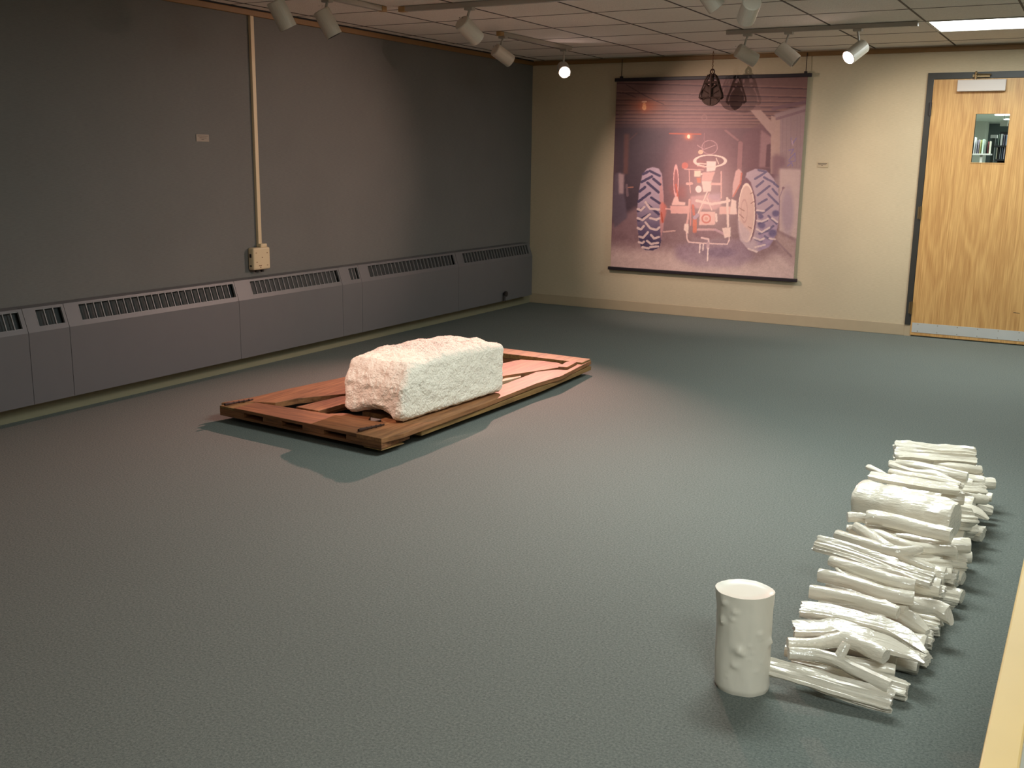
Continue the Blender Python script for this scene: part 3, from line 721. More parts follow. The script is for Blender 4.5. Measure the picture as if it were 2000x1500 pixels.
# ------------------------------------------------------------------ ceramic logs
def log(pts, label, kind='round', flat=1.0, branch=None, seed=0, matn='glaze', cut=(0, 0), kn=2, roll=None):
    """pts: (px, py, z, r_px); radius measured in the photo and turned to metres at that distance.
       kind: round | split (half round, flat top) | plank (flat board)"""
    W = []; Rr = []
    for (px, py, z, rp) in pts:
        p = at(px, py, 2, z); dist = (p-CAM).dot(F_); r = rp*dist/FPX
        W.append(p); Rr.append(r)
    # resample smooth path
    n = max(10, int(sum((W[i+1]-W[i]).length for i in range(len(W)-1))/.013))
    def cat(arr, t):
        k = t*(len(arr)-1); i = min(int(k), len(arr)-2); f = k-i
        p0 = arr[max(i-1, 0)]; p1 = arr[i]; p2 = arr[i+1]; p3 = arr[min(i+2, len(arr)-1)]
        return .5*((2*p1)+(p2-p0)*f+(2*p0-5*p1+4*p2-p3)*f*f+(3*p1-p0-3*p2+p3)*f*f*f)
    path = [cat(W, i/n) for i in range(n+1)]; rad = [max(.003, cat(Rr, i/n)) for i in range(n+1)]
    rnd = random.Random(seed*31+len(label))
    kts = [(rnd.uniform(.12, .88), rnd.uniform(0, 2*PI), rnd.uniform(.25, .45)) for _ in range(kn)]
    bm = bmesh.new(); seg = 48 if kind == 'plank' else 24; rings = []
    if roll is None: roll = {'round': 0, 'split': .35, 'plank': .72}[kind]
    up = Vector((0, 0, 1))
    for i, (p, r) in enumerate(zip(path, rad)):
        t = (path[min(i+1, n)]-path[max(i-1, 0)]).normalized()
        a0 = t.cross(up).normalized(); b0 = a0.cross(t).normalized()
        a = a0*math.cos(roll)-b0*math.sin(roll); b = b0*math.cos(roll)+a0*math.sin(roll)
        ring = []
        for k in range(seg):
            th = 2*PI*k/seg; c, s = math.cos(th), math.sin(th)
            if kind == 'round': x, y = c, s
            elif kind == 'plank':
                q = max(abs(c), abs(s)); x, y = c/q, s/q*flat
            else:
                x = c; y = (min(s, .30)*1.1 if s > 0 else s*flat)
            rr = 1+noise.noise(Vector((i*.22+seed*7, c*1.2, s*1.2)))*.13+noise.noise(Vector((i*.05+seed*3, c*4, s*4)))*(.13 if kind == 'round' else .22)+noise.noise(Vector((i*.6+seed, c*2.5, s*2.5)))*.05
            for (kt, ka, ks) in kts:
                da = ((th-ka+PI) % (2*PI))-PI
                rr += ks*math.exp(-((i/n-kt)*n*.013/(.35*r))**2-(da/.45)**2)*.6
            endr = 1
            if i == 0 or i == n: endr = .93
            off = 0
            if kind != 'round' and i in (0, n): off = noise.noise(Vector((c*3, s*3, seed*5+i)))*.35*r
            if kind == 'plank':
                wob = 1+noise.noise(Vector((i*.09, math.copysign(1, c)*3, seed*2)))*.16; x *= wob
                y += (noise.noise(Vector((i*.03, c*7, seed*3)))*.22+noise.noise(Vector((i*.12, c*3, seed*4)))*.15)*(1 if s > 0 else .3)
            if i > n-1 and cut[1]: off = cut[1]*y*r
            if i < 1 and cut[0]: off = cut[0]*y*r
            ring.append(bm.verts.new(p+(a*x+b*y)*r*rr*endr+t*off))
        rings.append(ring)
    for i in range(n):
        for k in range(seg): bm.faces.new((rings[i][k], rings[i][(k+1) % seg], rings[i+1][(k+1) % seg], rings[i+1][k]))
    for (ring, inv) in ((rings[0], 1), (rings[-1], 0)):
        cc = sum((v.co for v in ring), Vector())/seg
        ins = [bm.verts.new(cc+(v.co-cc)*.82) for v in ring]
        for k in range(seg): bm.faces.new((ring[k], ring[(k+1) % seg], ins[(k+1) % seg], ins[k]))
        bm.faces.new(ins[::-1] if inv else ins)
    if branch:
        for (t0, dpx, dpy, ln, rb) in branch:
            i = int(t0*n); p = path[i]; d = (R_*dpx-U_*dpy).normalized(); 
            tube(bm, [p, p+d*ln*.5, p+d*ln*.93, p+d*ln], [rad[i]*rb*1.25, rad[i]*rb*1.05, rad[i]*rb, rad[i]*rb*.8], 12)
    zmin = min(v.co.z for v in bm.verts)
    if zmin < .001:
        for v in bm.verts: v.co.z += .001-zmin
    o = obj('ceramic_log', bm, matn, smooth=True)
    try: o.data.set_sharp_from_angle(angle=math.radians(38))
    except Exception: pass
    tag(o, label, 'log', 'white ceramic logs in the pile')
    return o
a5 = lambda x, y, z, r: (1500+x/5, 1150+y/5, z, r)
a6 = lambda x, y, z, r: (1540+x/5.263, 1000+y/5.263, z, r)
a3 = lambda x, y, z, r: (1500+x/4, 800+y/4, z, r)
a7 = lambda x, y, z, r: (1620+x/5.882, 850+y/5.882, z, r)
a8 = lambda x, y, z, r: (1740+x/6.25, 850+y/6.25, z, r)
LOGS = [
 # near end
 dict(pts=[(1496, 1301, .064, 18), (1560, 1318, .058, 18), (1650, 1345, .05, 20), (1742, 1370, .042, 21)], kind='plank', flat=.42, label='rough white ceramic plank at the near end of the pile, beside the stump', kn=0),
 dict(pts=[a5(200, 630, .10, 13), a5(450, 645, .10, 13), a5(680, 700, .10, 13), a5(860, 800, .09, 13), a5(1190, 955, .075, 14)], branch=[(.52, .5, -1, .055, .75)], label='forked white ceramic branch behind the near plank, with a cut stub on top'),
 dict(pts=[a5(230, 720, .035, 18), a5(700, 830, .03, 18), a5(1355, 1010, .03, 17)], kind='plank', flat=.6, label='thick white ceramic board under the forked branch, its squared end sticking out right', kn=0),
 dict(pts=[a5(165, 600, .055, 12), a5(600, 680, .055, 12), a5(1240, 800, .05, 13)], label='straight white ceramic branch whose round end shows below the crooked branch'),
 dict(pts=[a5(190, 530, .115, 12), a5(450, 535, .115, 12), a5(640, 500, .12, 15), a5(780, 500, .12, 16), a5(960, 570, .115, 16), a5(1150, 665, .11, 16)], label='crooked white ceramic branch bent at a knot, second log up from the forked branch'),
 dict(pts=[a5(250, 385, .11, 18), a5(500, 385, .115, 18), a5(680, 370, .12, 17), a5(900, 450, .12, 17), a5(1150, 540, .11, 19), a5(1380, 640, .10, 10), a5(1525, 725, .10, 2)], kind='split', flat=1.0, label='white ceramic split log ending in a long flat point over the carpet', kn=1),
 dict(pts=[a5(320, 190, .13, 18), a5(600, 225, .135, 17), a5(900, 300, .135, 16), a5(1200, 380, .13, 17), a5(1400, 500, .12, 13), a5(1550, 630, .11, 3)], kind='split', flat=1.0, label='knotted white ceramic split log tapering to a curved point, above the flat-pointed one', kn=3),
 dict(pts=[a6(215, 815, .155, 14), a6(600, 880, .155, 14), a6(900, 960, .15, 14), a6(1130, 1040, .145, 14)], label='smooth plain white ceramic log between the curved-point log and the long bent log', kn=1),
 dict(pts=[a6(310, 645, .165, 14), a6(650, 720, .165, 14), a6(1000, 840, .16, 14), a6(1290, 890, .16, 14)], label='long gently bent white ceramic log below the wide grooved plank', kn=1),
 dict(pts=[a6(465, 545, .18, 2.5), a6(560, 640, .175, 5), a6(800, 740, .165, 7), a6(1000, 810, .16, 5)], label='thin white ceramic twig with a pointed tip below the wide grooved plank', kn=0),
 dict(pts=[a6(280, 320, .20, 16), a6(700, 440, .20, 16), a6(1100, 590, .195, 16), a6(1480, 715, .19, 16)], kind='plank', flat=.4, label='wide white ceramic plank with grooved face lying across the middle of the pile', kn=0),
 dict(pts=[a6(430, 500, .19, 11), a6(700, 585, .19, 12), a6(1000, 680, .19, 12), a6(1300, 755, .185, 12)], label='white ceramic log lying against the near edge of the wide grooved plank', kn=1),
 dict(pts=[a6(490, 230, .195, 10), a6(800, 325, .195, 11), a6(1130, 405, .195, 11), a6(1360, 385, .195, 8)], label='white ceramic branch just beyond the wide grooved plank, its right tip curving up', kn=1),
 dict(pts=[a6(690, 145, .215, 9), a6(850, 245, .21, 10), a6(1030, 370, .20, 10), a6(1250, 490, .17, 9), a6(1500, 590, .15, 8)], label='slanting white ceramic branch crossing between two other branches', kn=1),
 dict(pts=[a6(620, 175, .18, 9), a6(900, 220, .18, 10), a6(1100, 300, .175, 10), a6(1300, 360, .17, 10), a6(1710, 400, .16, 10)], label='long thin white ceramic branch beneath the slanting one, its end reaching far right', kn=1),
 dict(pts=[a6(1100, 250, .14, 12), a6(1500, 320, .145, 13), a6(1870, 350, .15, 15)], label='thick white ceramic log end jutting out right below the big cylinder'),
 dict(pts=[a6(1350, 310, .165, 6), a6(1500, 320, .168, 7), a6(1660, 310, .17, 5)], label='short white ceramic stub under the log in front of the big cylinder', kn=0),
 dict(pts=[a3(765, 840, .225, 14), a3(900, 860, .225, 15), a3(1150, 920, .22, 15), a3(1435, 985, .22, 15)], label='plain white ceramic log lying directly in front of the big cylinder', kn=1),
 dict(pts=[a3(620, 840, .19, 10), a3(760, 850, .19, 10), a3(1100, 940, .17, 9), a3(1400, 1010, .16, 8)], label='white ceramic log under the plain one, squared end showing at left of the big cylinder', kn=1),
 dict(pts=[a3(612, 925, .16, 7), a3(800, 960, .155, 8), a3(1000, 1010, .15, 8)], label='white ceramic branch end peeping out left under the slanting branch', kn=0),
 dict(pts=[(1678, 974, .20, 39), (1770, 996, .20, 39), (1866, 1018, .20, 38)], label='big smooth white ceramic cylinder log, the thickest in the pile', kn=0),
 dict(pts=[(1676, 962, .175, 15), (1720, 975, .175, 15), (1800, 990, .17, 14)], label='white ceramic log hidden behind the big cylinder, only its round left end showing', kn=0),
 # behind the cylinder
 dict(pts=[a7(460, 455, .27, 9), a7(700, 500, .27, 11), a7(1000, 550, .265, 12), a7(1250, 590, .26, 12), a7(1480, 615, .255, 12)], label='rough flaking white ceramic log resting just beyond the big cylinder', kind='split', flat=1, kn=2),
 dict(pts=[a7(440, 365, .28, 6), a7(560, 420, .275, 5.5), a7(700, 490, .26, 5), a7(900, 530, .25, 5)], label='thin white ceramic twig sticking out at upper left of the pile', kn=0),
 dict(pts=[a7(690, 420, .27, 7), a7(900, 470, .27, 9), a7(1200, 520, .265, 9), a7(1500, 580, .26, 8)], label='flat white ceramic log between the flaking log and the twig fork', kn=1),
 dict(pts=[a7(700, 340, .275, 6.5), a7(950, 420, .275, 7), a7(1200, 455, .275, 9), a7(1380, 530, .265, 8), a7(1540, 590, .255, 6)], branch=[(.5, 1, .15, .06, .8)], label='forking white ceramic branch behind the flaking log', kn=1),
 dict(pts=[a7(760, 320, .26, 8), a7(1000, 355, .26, 9), a7(1300, 425, .255, 11), a7(1585, 490, .25, 11)], label='white ceramic log lying in front of the far broad slab', kn=1),
 dict(pts=[a7(750, 190, .22, 19), a7(1000, 210, .22, 19), a7(1350, 240, .22, 19), a7(1675, 265, .22, 19)], kind='plank', flat=.62, label='broad white ceramic slab at the far end of the pile, tall as two logs', kn=0),
 dict(pts=[a7(690, 310, .20, 5), a7(900, 360, .20, 6), a7(1300, 420, .19, 6)], label='white ceramic stick with its small end at left below the far slab', kn=0),
 # right-hand ends, far to near
 dict(pts=[a7(1200, 330, .19, 8), a7(1500, 370, .19, 8), a7(1735, 400, .18, 9)], label='white ceramic log end just right of the far slab', kn=0),
 dict(pts=[a7(1300, 470, .15, 9), a7(1600, 510, .15, 10), a7(1780, 540, .15, 10)], label='white ceramic log in the second layer, left of the farthest-right round end', kn=1),
 dict(pts=[a7(1450, 500, .13, 10), a7(1700, 545, .13, 11), a7(1895, 560, .13, 12)], label='white ceramic log whose round end sticks out farthest right at the far end', kn=0),
 dict(pts=[a7(1200, 560, .18, 11), a7(1500, 610, .18, 12), a7(1780, 640, .17, 12)], kind='plank', flat=.8, label='squared white ceramic log end below the farthest-right round end', kn=0),
 dict(pts=[a7(1400, 660, .17, 9), a7(1600, 720, .16, 10), a7(1800, 745, .15, 10)], label='white ceramic log end under the squared one, right of the big cylinder', kn=1),
 dict(pts=[a7(1500, 650, .10, 8), a7(1700, 690, .10, 8), a7(1870, 720, .10, 9)], label='small knobbly white ceramic branch end at the far right of the pile', kn=3),
 dict(pts=[a7(1500, 780, .07, 12), a7(1700, 830, .07, 12), a7(1860, 870, .06, 11)], label='white ceramic log end at floor level behind the flat-cut point', kn=1),
 dict(pts=[a7(1300, 700, .20, 11), a7(1400, 720, .2, 12), a7(1545, 735, .20, 12)], label='round white ceramic log end touching the right face of the big cylinder', kn=0),
 dict(pts=[a7(1450, 820, .15, 12), a7(1600, 850, .15, 13), a7(1720, 890, .14, 11), a7(1830, 965, .12, 3)], kind='split', flat=1, label='white ceramic log with flat slanting cut pointing down right of the big cylinder', kn=0),
 dict(pts=[a7(1300, 900, .14, 16), a7(1450, 960, .14, 17), a7(1610, 985, .13, 17)], kind='plank', flat=1.3, label='upright-edged white ceramic slab end right of the big cylinder', kn=0),
 dict(pts=[a7(1300, 1020, .08, 14), a7(1500, 1070, .08, 14), a7(1650, 1090, .075, 14)], kind='plank', flat=1.3, label='narrow white ceramic slab end standing next to the upright-edged slab', kn=0),
 dict(pts=[a7(1300, 1030, .05, 17), a7(1550, 1080, .05, 18), a7(1760, 1130, .05, 18)], kind='split', flat=1, label='white ceramic wedge-shaped log at floor level right of the big cylinder', kn=0),
 dict(pts=[a6(1100, 420, .14, 9), a6(1300, 430, .14, 10), a6(1540, 440, .14, 10)], label='short pinkish-shadowed white ceramic log end beside the upturned branch tip', kn=0),
 dict(pts=[a6(1200, 440, .10, 13), a6(1500, 490, .09, 13), a6(1820, 540, .08, 13)], kind='plank', flat=.9, label='squared white ceramic log end below the thick jutting log end', kn=0),
 dict(pts=[a6(1300, 400, .05, 12), a6(1600, 440, .05, 12), a6(1880, 470, .05, 12)], label='white ceramic log on the floor under the thick jutting log end', kn=0),
 dict(pts=[a6(1150, 520, .14, 12), a6(1400, 540, .13, 12), a6(1670, 560, .12, 11)], kind='plank', flat=.7, label='flat white ceramic board end right of the slanting branch', kn=0),
 dict(pts=[a6(1300, 600, .12, 11), a6(1500, 620, .12, 12), a6(1670, 640, .12, 12)], label='rounded white ceramic log end right of the wide grooved plank', kn=1),
 dict(pts=[a6(1350, 650, .06, 16), a6(1550, 680, .06, 16), a6(1730, 720, .06, 17)], kind='plank', flat=1.2, label='tall white ceramic slab end right of the wide grooved plank', kn=0),
 dict(pts=[a6(1450, 600, .04, 14), a6(1650, 640, .04, 14), a6(1800, 680, .04, 14)], label='shaded white ceramic log end at floor level, above the lower squared end', kn=0),
 dict(pts=[a6(1300, 740, .10, 14), a6(1450, 780, .10, 15), a6(1600, 820, .10, 15)], kind='split', flat=1, label='white ceramic split log end just below the corner of the wide grooved plank', kn=0),
 dict(pts=[a6(1300, 820, .06, 13), a6(1500, 860, .06, 13), a6(1720, 900, .05, 14)], kind='plank', flat=1, label='squared white ceramic log end above the big round cut end', kn=0),
 dict(pts=[a6(1450, 780, .035, 13), a6(1650, 830, .035, 13), a6(1790, 870, .035, 14)], label='lowest white ceramic log end right of the wide grooved plank, against the carpet', kn=0),
 dict(pts=[a6(1150, 920, .12, 13), a6(1350, 960, .115, 15), a6(1500, 985, .11, 15), a6(1650, 1060, .10, 16)], cut=(0, -.8), label='thick white ceramic log with big round cut end overhanging the carpet', kn=0),
 dict(pts=[a6(1000, 950, .12, 8), a6(1100, 970, .12, 9), a6(1215, 1010, .12, 10)], label='small white ceramic stub beside the smooth plain log end', kn=1),
 dict(pts=[a6(1050, 1000, .09, 16), a6(1200, 1090, .09, 19), a6(1330, 1170, .085, 16), a6(1430, 1240, .08, 7)], label='rounded blunt-tipped white ceramic log poking out below the thick cut end', kn=0),
 dict(pts=[a6(1150, 1080, .045, 17), a6(1350, 1120, .045, 17), a6(1560, 1170, .045, 17)], kind='plank', flat=.8, label='squared white ceramic log beneath the blunt-tipped one', kn=0),
 dict(pts=[a6(1100, 1230, .035, 14), a6(1300, 1290, .035, 15), a6(1480, 1330, .035, 15)], kind='plank', flat=1, label='white ceramic block end on the floor behind the curved point', kn=0),
 dict(pts=[a5(1150, 520, .035, 16), a5(1350, 600, .035, 15), a5(1560, 700, .035, 13)], kind='plank', flat=1, label='white ceramic block end on the floor behind the flat point', kn=0),
 dict(pts=[a5(700, 560, .04, 15), a5(1000, 620, .04, 16), a5(1270, 700, .04, 16)], label='white ceramic log in shade below the crooked branch, on the floor', kn=0),
]
# lower layers that carry the top logs (their left ends peep out under the top ones)
def under(y, x0, x1, z, r, dy, label, seed):
    a = Vector((x0, y, z)); b = Vector((x1, y+dy, z))
    pa = proj(a); pb = proj(b)
    da = (a-CAM).dot(F_); db = (b-CAM).dot(F_)
    return dict(pts=[(pa[0], pa[1], z, r*FPX/da), (proj((a+b)/2)[0], proj((a+b)/2)[1], z, r*FPX/((da+db)/2)), (pb[0], pb[1], z, r*FPX/db)], label=label, kn=1)
k = 0
for (y, z, r) in [(-6.55, .036, .034), (-6.43, .04, .038), (-6.31, .04, .038), (-6.19, .042, .04), (-6.07, .042, .04), (-5.95, .042, .04), (-5.83, .04, .038),
                  (-5.70, .045, .043), (-5.57, .045, .043), (-5.44, .05, .048), (-5.30, .05, .048), (-5.16, .05, .048), (-5.02, .045, .043), (-4.89, .045, .043), (-4.76, .045, .043),
                  (-6.12, .115, .032), (-6.0, .115, .034), (-5.88, .115, .034), (-5.76, .125, .036), (-5.22, .14, .04), (-5.08, .14, .04), (-4.95, .135, .04), (-4.82, .13, .04)]:
    rnd = random.Random(k+5)
    LOGS.append(under(y, 4.50+rnd.uniform(-.015, .03), 4.84+rnd.uniform(-.03, .02), z, r, rnd.uniform(-.04, .0),
                      'white ceramic log %s layer, mostly buried under the pile' % ('in the floor' if z < .06 else 'in the middle'), k))
    k += 1
for i, d in enumerate(LOGS):
    log(d['pts'], d['label'], d.get('kind', 'round'), d.get('flat', 1), d.get('branch'), i+1, 'glazebark' if d.get('kind') == 'plank' else 'glaze', d.get('cut', (0, 0)), d.get('kn', 2))

# ------------------------------------------------------------------ low partition with pine cap at the right
pz = .34
a = at(1912, 1495, 2, pz).x; b = at(1996, 1470, 2, pz).x
t = thing('low_partition', 'pine-capped low partition running along the right edge of the floor', 'partition', ((a+b)/2, -6.8, 0))
obj('cap', bx(a, b, -9.0, -4.05, pz-.03, pz), 'pine', t, bevel=.005)
obj('panel', bx(a+.012, b-.004, -9.0, -4.06, 0, pz-.03), 'plaster', t)
obj('ledge', bx(b+.0, b+.5, -9.0, -4.06, pz-.06, pz-.03), 'plaster', t)

# ------------------------------------------------------------------ banner with the tractor print
def paint():
    sc = 2.0; ox, oy = 1185, 140; Wd, Hd = int(420*sc), int(425*sc)
    img = np.zeros((Hd, Wd, 3)); yy, xx = np.mgrid[0:Hd, 0:Wd]; X = xx/sc+ox; Y = yy/sc+oy
    rng = np.random.RandomState(3)
    def blend(mask, col): 
        nonlocal img
        img = img*(1-mask[..., None])+np.array(col, float)*mask[..., None]
    def inside(pts):
        ins = np.zeros(X.shape, bool); n = len(pts)
        for i in range(n):
            x1, y1 = pts[i]; x2, y2 = pts[(i+1) % n]
            if y1 == y2: continue
            c = ((y1 > Y) != (y2 > Y)) & (X < (x2-x1)*(Y-y1)/(y2-y1)+x1); ins ^= c
        return ins.astype(float)
    def blur(m_, n):
        n = int(round(n*1.4))
        if n < 1: return m_
        for _ in range(2):
            for ax in (0, 1):
                pd = [(0, 0), (0, 0)]; pd[ax] = (n+1, n); c = np.cumsum(np.pad(m_, pd, mode='edge'), axis=ax)
                L = m_.shape[ax]; m_ = (np.take(c, range(2*n+1, 2*n+1+L), ax)-np.take(c, range(0, L), ax))/(2*n+1)
        return m_
    def poly(pts, col, a=1, soft=1): blend(blur(inside(pts), soft)*a, col)
    def dseg(p, q):
        dx, dy = q[0]-p[0], q[1]-p[1]; L2 = dx*dx+dy*dy+1e-9
        t_ = np.clip(((X-p[0])*dx+(Y-p[1])*dy)/L2, 0, 1); return np.hypot(X-p[0]-t_*dx, Y-p[1]-t_*dy)
    def line(pts, w_, col, a=1):
        D = np.full(X.shape, 1e9)
        for i in range(len(pts)-1): D = np.minimum(D, dseg(pts[i], pts[i+1]))
        blend(np.clip((w_/2-D)/.6+.5, 0, 1)*a, col)
    def ell(cx, cy, rx, ry, col, a=1, soft=.1, ring=None, rot=0):
        c, s = math.cos(rot), math.sin(rot); u = (X-cx)*c+(Y-cy)*s; v = -(X-cx)*s+(Y-cy)*c
        d = np.sqrt((u/rx)**2+(v/ry)**2)
        if ring: mk = np.clip((ring/2-np.abs(d-1)*min(rx, ry))/.5+.5, 0, 1)
        else: mk = np.clip((1-d)/soft+.5, 0, 1)
        blend(mk*a, col)
    def glow(cx, cy, rx, ry, col, a): blend(a*np.exp(-(((X-cx)/rx)**2+((Y-cy)/ry)**2)), col)
    q1 = lambda x, y: (1190+x/7.5, 140+y/7.5); q2 = lambda x, y: (1390+x/7.5, 140+y/7.5)
    q3 = lambda x, y: (1190+x/6.524, 320+y/6.524); q4 = lambda x, y: (1380+x/6.524, 320+y/6.524)
    q5 = lambda x, y: (1290+x/6, 260+y/6)
    T = lambda f, L: [f(*p) for p in L]
    def fn(s1, s2):  # smooth noise
        a_ = rng.rand(int(Hd/s1)+3, int(Wd/s2)+3); iy = yy/s1; ix = xx/s2; i0 = iy.astype(int); j0 = ix.astype(int); fy = iy-i0; fx = ix-j0
        return (a_[i0, j0]*(1-fy)*(1-fx)+a_[i0+1, j0]*fy*(1-fx)+a_[i0, j0+1]*(1-fy)*fx+a_[i0+1, j0+1]*fy*fx)-.5
    # base: dim barn interior
    img[:] = (98, 66, 72)
    poly([(1185, 140), (1600, 140), (1600, 250), (1185, 250)], (120, 84, 80), 1, 0)
    # ceiling beams
    for k, (yl, yr) in enumerate(((162, 174), (181, 191), (195, 201), (205, 210), (216, 218), (223, 226), (231, 232), (237, 238), (243, 243))):
        line([(1200, yl), (1590, yr)], 2.2-.15*k, (70, 42, 52), .75)
        line([(1200, yl-3), (1590, yr-3)], 2.0, (150, 106, 96), .55)
    glow(1260, 205, 30, 14, (205, 95, 50), .6)
    # dark barn depth
    poly([(1200, 240), (1290, 250), (1322, 250), (1300, 330), (1260, 480), (1200, 470)], (50, 34, 46), .85, 14)
    poly([(1470, 250), (1500, 232), (1505, 330), (1455, 330), (1450, 265)], (106, 68, 74), .8, 4)
    glow(1370, 330, 75, 120, (150, 104, 108), .75)
    # right wall boards, brace, posts
    poly([(1512, 222), (1590, 200), (1590, 400), (1560, 560), (1512, 400)], (150, 120, 120), 1, 2)
    poly(T(q2, [(720, 850), (880, 960), (860, 1400), (690, 1400)]), (142, 102, 104), 1, 2)
    poly(T(q2, [(805, 1070), (870, 1050), (850, 1400), (785, 1395)]), (98, 62, 68), 1, 1)
    poly(T(q2, [(870, 640), (1000, 700), (995, 1500), (860, 1500)]), (168, 134, 124), 1, 1)
    poly(T(q2, [(560, 560), (720, 560), (940, 800), (900, 960)]), (166, 132, 124), 1, 1)
    poly(T(q2, [(880, 1250), (950, 1190), (1000, 1230), (1080, 1240), (1090, 1380), (990, 1420), (960, 1560), (880, 1560)]), (120, 84, 92), .8, 5)
    line(T(q2, [(900, 540), (1380, 440)]), 7, (112, 78, 86), .8); line(T(q2, [(950, 690), (1380, 560)]), 5, (126, 92, 98), .8)
    for x_ in (1040, 1100, 1160, 1250, 1300): line(T(q2, [(x_, 650), (x_-10, 1400)]), 1, (126, 96, 104), .5)
    for L in ([(1160, 970), (1180, 1060), (1240, 970)], [(1130, 1150), (1200, 1130), (1160, 1200)], [(1130, 1290), (1220, 1190), (1220, 1310), (1130, 1310)], [(1110, 1380), (1170, 1330), (1180, 1380)]):
        line(T(q2, L), 1.6, (120, 100, 150), .8)
    line(T(q2, [(1170, 1000), (1190, 1080)]), 1.6, (200, 160, 160), .8)
    line(T(q2, [(380, 1000), (200, 860)]), 4, (170, 120, 118), .5); line(T(q2, [(400, 1500), (420, 1050)]), 9, (178, 122, 120), .5)
    # left posts
    poly(T(q1, [(215, 910), (290, 910), (270, 1500), (205, 1500)]), (98, 58, 54), .9, 2); line(T(q1, [(290, 1000), (400, 900)]), 3, (84, 52, 56), .8)
    poly(T(q1, [(130, 560), (270, 560), (150, 690)]), (112, 78, 70), .8, 2)
    line(T(q1, [(250, 190), (520, 350), (800, 480)]), 1.2, (60, 34, 46), .9); line(T(q1, [(190, 300), (380, 370)]), 1.2, (60, 34, 46), .9)
    # bulbs in the print
    ell(*q1(510, 440), 5.5, 1.8, (226, 170, 140)); ell(*q1(510, 490), 3.2, 5, (240, 170, 120)); ell(*q1(510, 525), 4.2, 5, (255, 210, 150))
    glow(*q1(510, 520), 9, 9, (220, 110, 70), .5)
    line(T(q1, [(880, 905), (1340, 915)]), 2.5, (220, 90, 60), .6); glow(*q1(1160, 950), 8, 6, (250, 130, 90), .8); ell(*q1(1160, 950), 2.8, 4, (255, 225, 190))
    ell(*q1(1390, 670), 5, 5, (150, 108, 108), .8, ring=1.2)
    # ground
    poly([(1190, 440), (1240, 405), (1310, 400), (1440, 395), (1500, 400), (1590, 520), (1590, 570), (1185, 570)], (124, 92, 96), 1, 6)
    poly([(1185, 480), (1250, 485), (1330, 490), (1390, 505), (1480, 515), (1520, 490), (1590, 540), (1590, 570), (1185, 570)], (196, 164, 158), 1, 14)
    poly([(1320, 480), (1380, 468), (1450, 470), (1475, 500), (1440, 522), (1360, 522), (1320, 505)], (128, 98, 118), .85, 8)
    ell(1405, 493, 30, 10, (84, 60, 92), .7, .6)
    poly([(1195, 420), (1200, 340), (1212, 335), (1222, 400), (1225, 425), (1200, 445)], (90, 74, 86), .9, 2)
    poly(T(q3, [(115, 115), (190, 130), (180, 380), (120, 380)]), (170, 140, 140), .9, 2); line(T(q3, [(220, 270), (230, 400)]), 5, (110, 84, 90), .9); line(T(q3, [(240, 300), (300, 295)]), 2.5, (170, 110, 90), .9)
    poly(T(q4, [(930, 60), (1200, 70), (1160, 960), (920, 850)]), (188, 158, 152), 1, 2)
    ell(*q4(1030, 600), 12, 45, (150, 124, 140), .6, .6)
    poly(T(q4, [(880, 850), (1150, 1000), (1140, 1300), (880, 1000)]), (186, 154, 146), .7, 5)
    line(T(q4, [(870, 960), (1080, 1180)]), 4, (130, 100, 108), .6)
    line(T(q3, [(690, 865), (835, 850)]), 3, (190, 146, 140))
    # left tyre
    Lt = T(q3, [(420, 130), (480, 60), (550, 38), (630, 60), (670, 130), (690, 400), (690, 800), (660, 980), (640, 1060), (560, 1100), (470, 1100), (400, 1060), (375, 950), (355, 750), (355, 560), (380, 320)])
    poly(Lt, (165, 140, 154), 1, 1)
    mk = inside(Lt)*np.clip((Y-392)/80, 0, 1); blend(mk*.9, (44, 32, 66))
    poly(T(q3, [(655, 130), (690, 400), (690, 800), (655, 980), (640, 700), (640, 300)]), (186, 130, 128), .9, 1)
    D1 = [[(410, 230), (540, 160)], [(385, 350), (455, 295)], [(370, 480), (515, 370)], [(515, 90), (640, 150)], [(560, 190), (645, 260)], [(485, 240), (625, 360)], [(535, 430), (640, 500)], [(465, 500), (630, 640)],
          [(430, 130), (490, 100)], [(365, 600), (440, 560)], [(370, 720), (510, 640)]]
    for L in D1: line(T(q3, L), 5, (52, 40, 72), .92)
    L1 = [[(360, 575), (400, 590), (445, 550)], [(360, 690), (420, 715), (515, 640)], [(460, 490), (520, 570), (635, 580)], [(520, 690), (600, 710), (640, 690)], [(460, 745), (520, 820), (600, 840), (635, 810)], [(360, 815), (400, 835), (440, 790)],
          [(380, 925), (430, 940), (490, 870)], [(530, 905), (570, 950), (630, 930)], [(375, 995), (420, 1010), (440, 990)], [(480, 980), (530, 1020), (620, 1005)], [(420, 1060), (500, 1075)], [(520, 1060), (620, 1050)]]
    for L in L1: line(T(q3, L), 4.4, (212, 182, 176), .95)
    poly(T(q3, [(680, 480), (730, 540), (720, 640), (690, 740), (650, 760), (650, 500)]), (196, 104, 92), .9, 2); line(T(q3, [(660, 620), (680, 740)]), 3, (170, 70, 50))
    # right tyre and wheel
    Rt = T(q4, [(510, 110), (620, 60), (760, 80), (850, 180), (910, 300), (930, 600), (905, 800), (860, 960), (790, 1060), (640, 1120), (520, 1080), (420, 960), (400, 700), (410, 450), (480, 220)])
    poly(Rt, (178, 150, 158), 1, 1); mk = inside(Rt)*np.clip((Y-405)/70, 0, 1)*np.clip((X-1476)/8, 0, 1); blend(mk*.5, (120, 96, 140))
    poly(T(q4, [(500, 170), (560, 230), (620, 420), (640, 700), (600, 900), (550, 1010), (620, 700), (600, 420), (520, 260), (440, 330), (410, 450), (440, 270)]), (106, 66, 78), .9, 1)
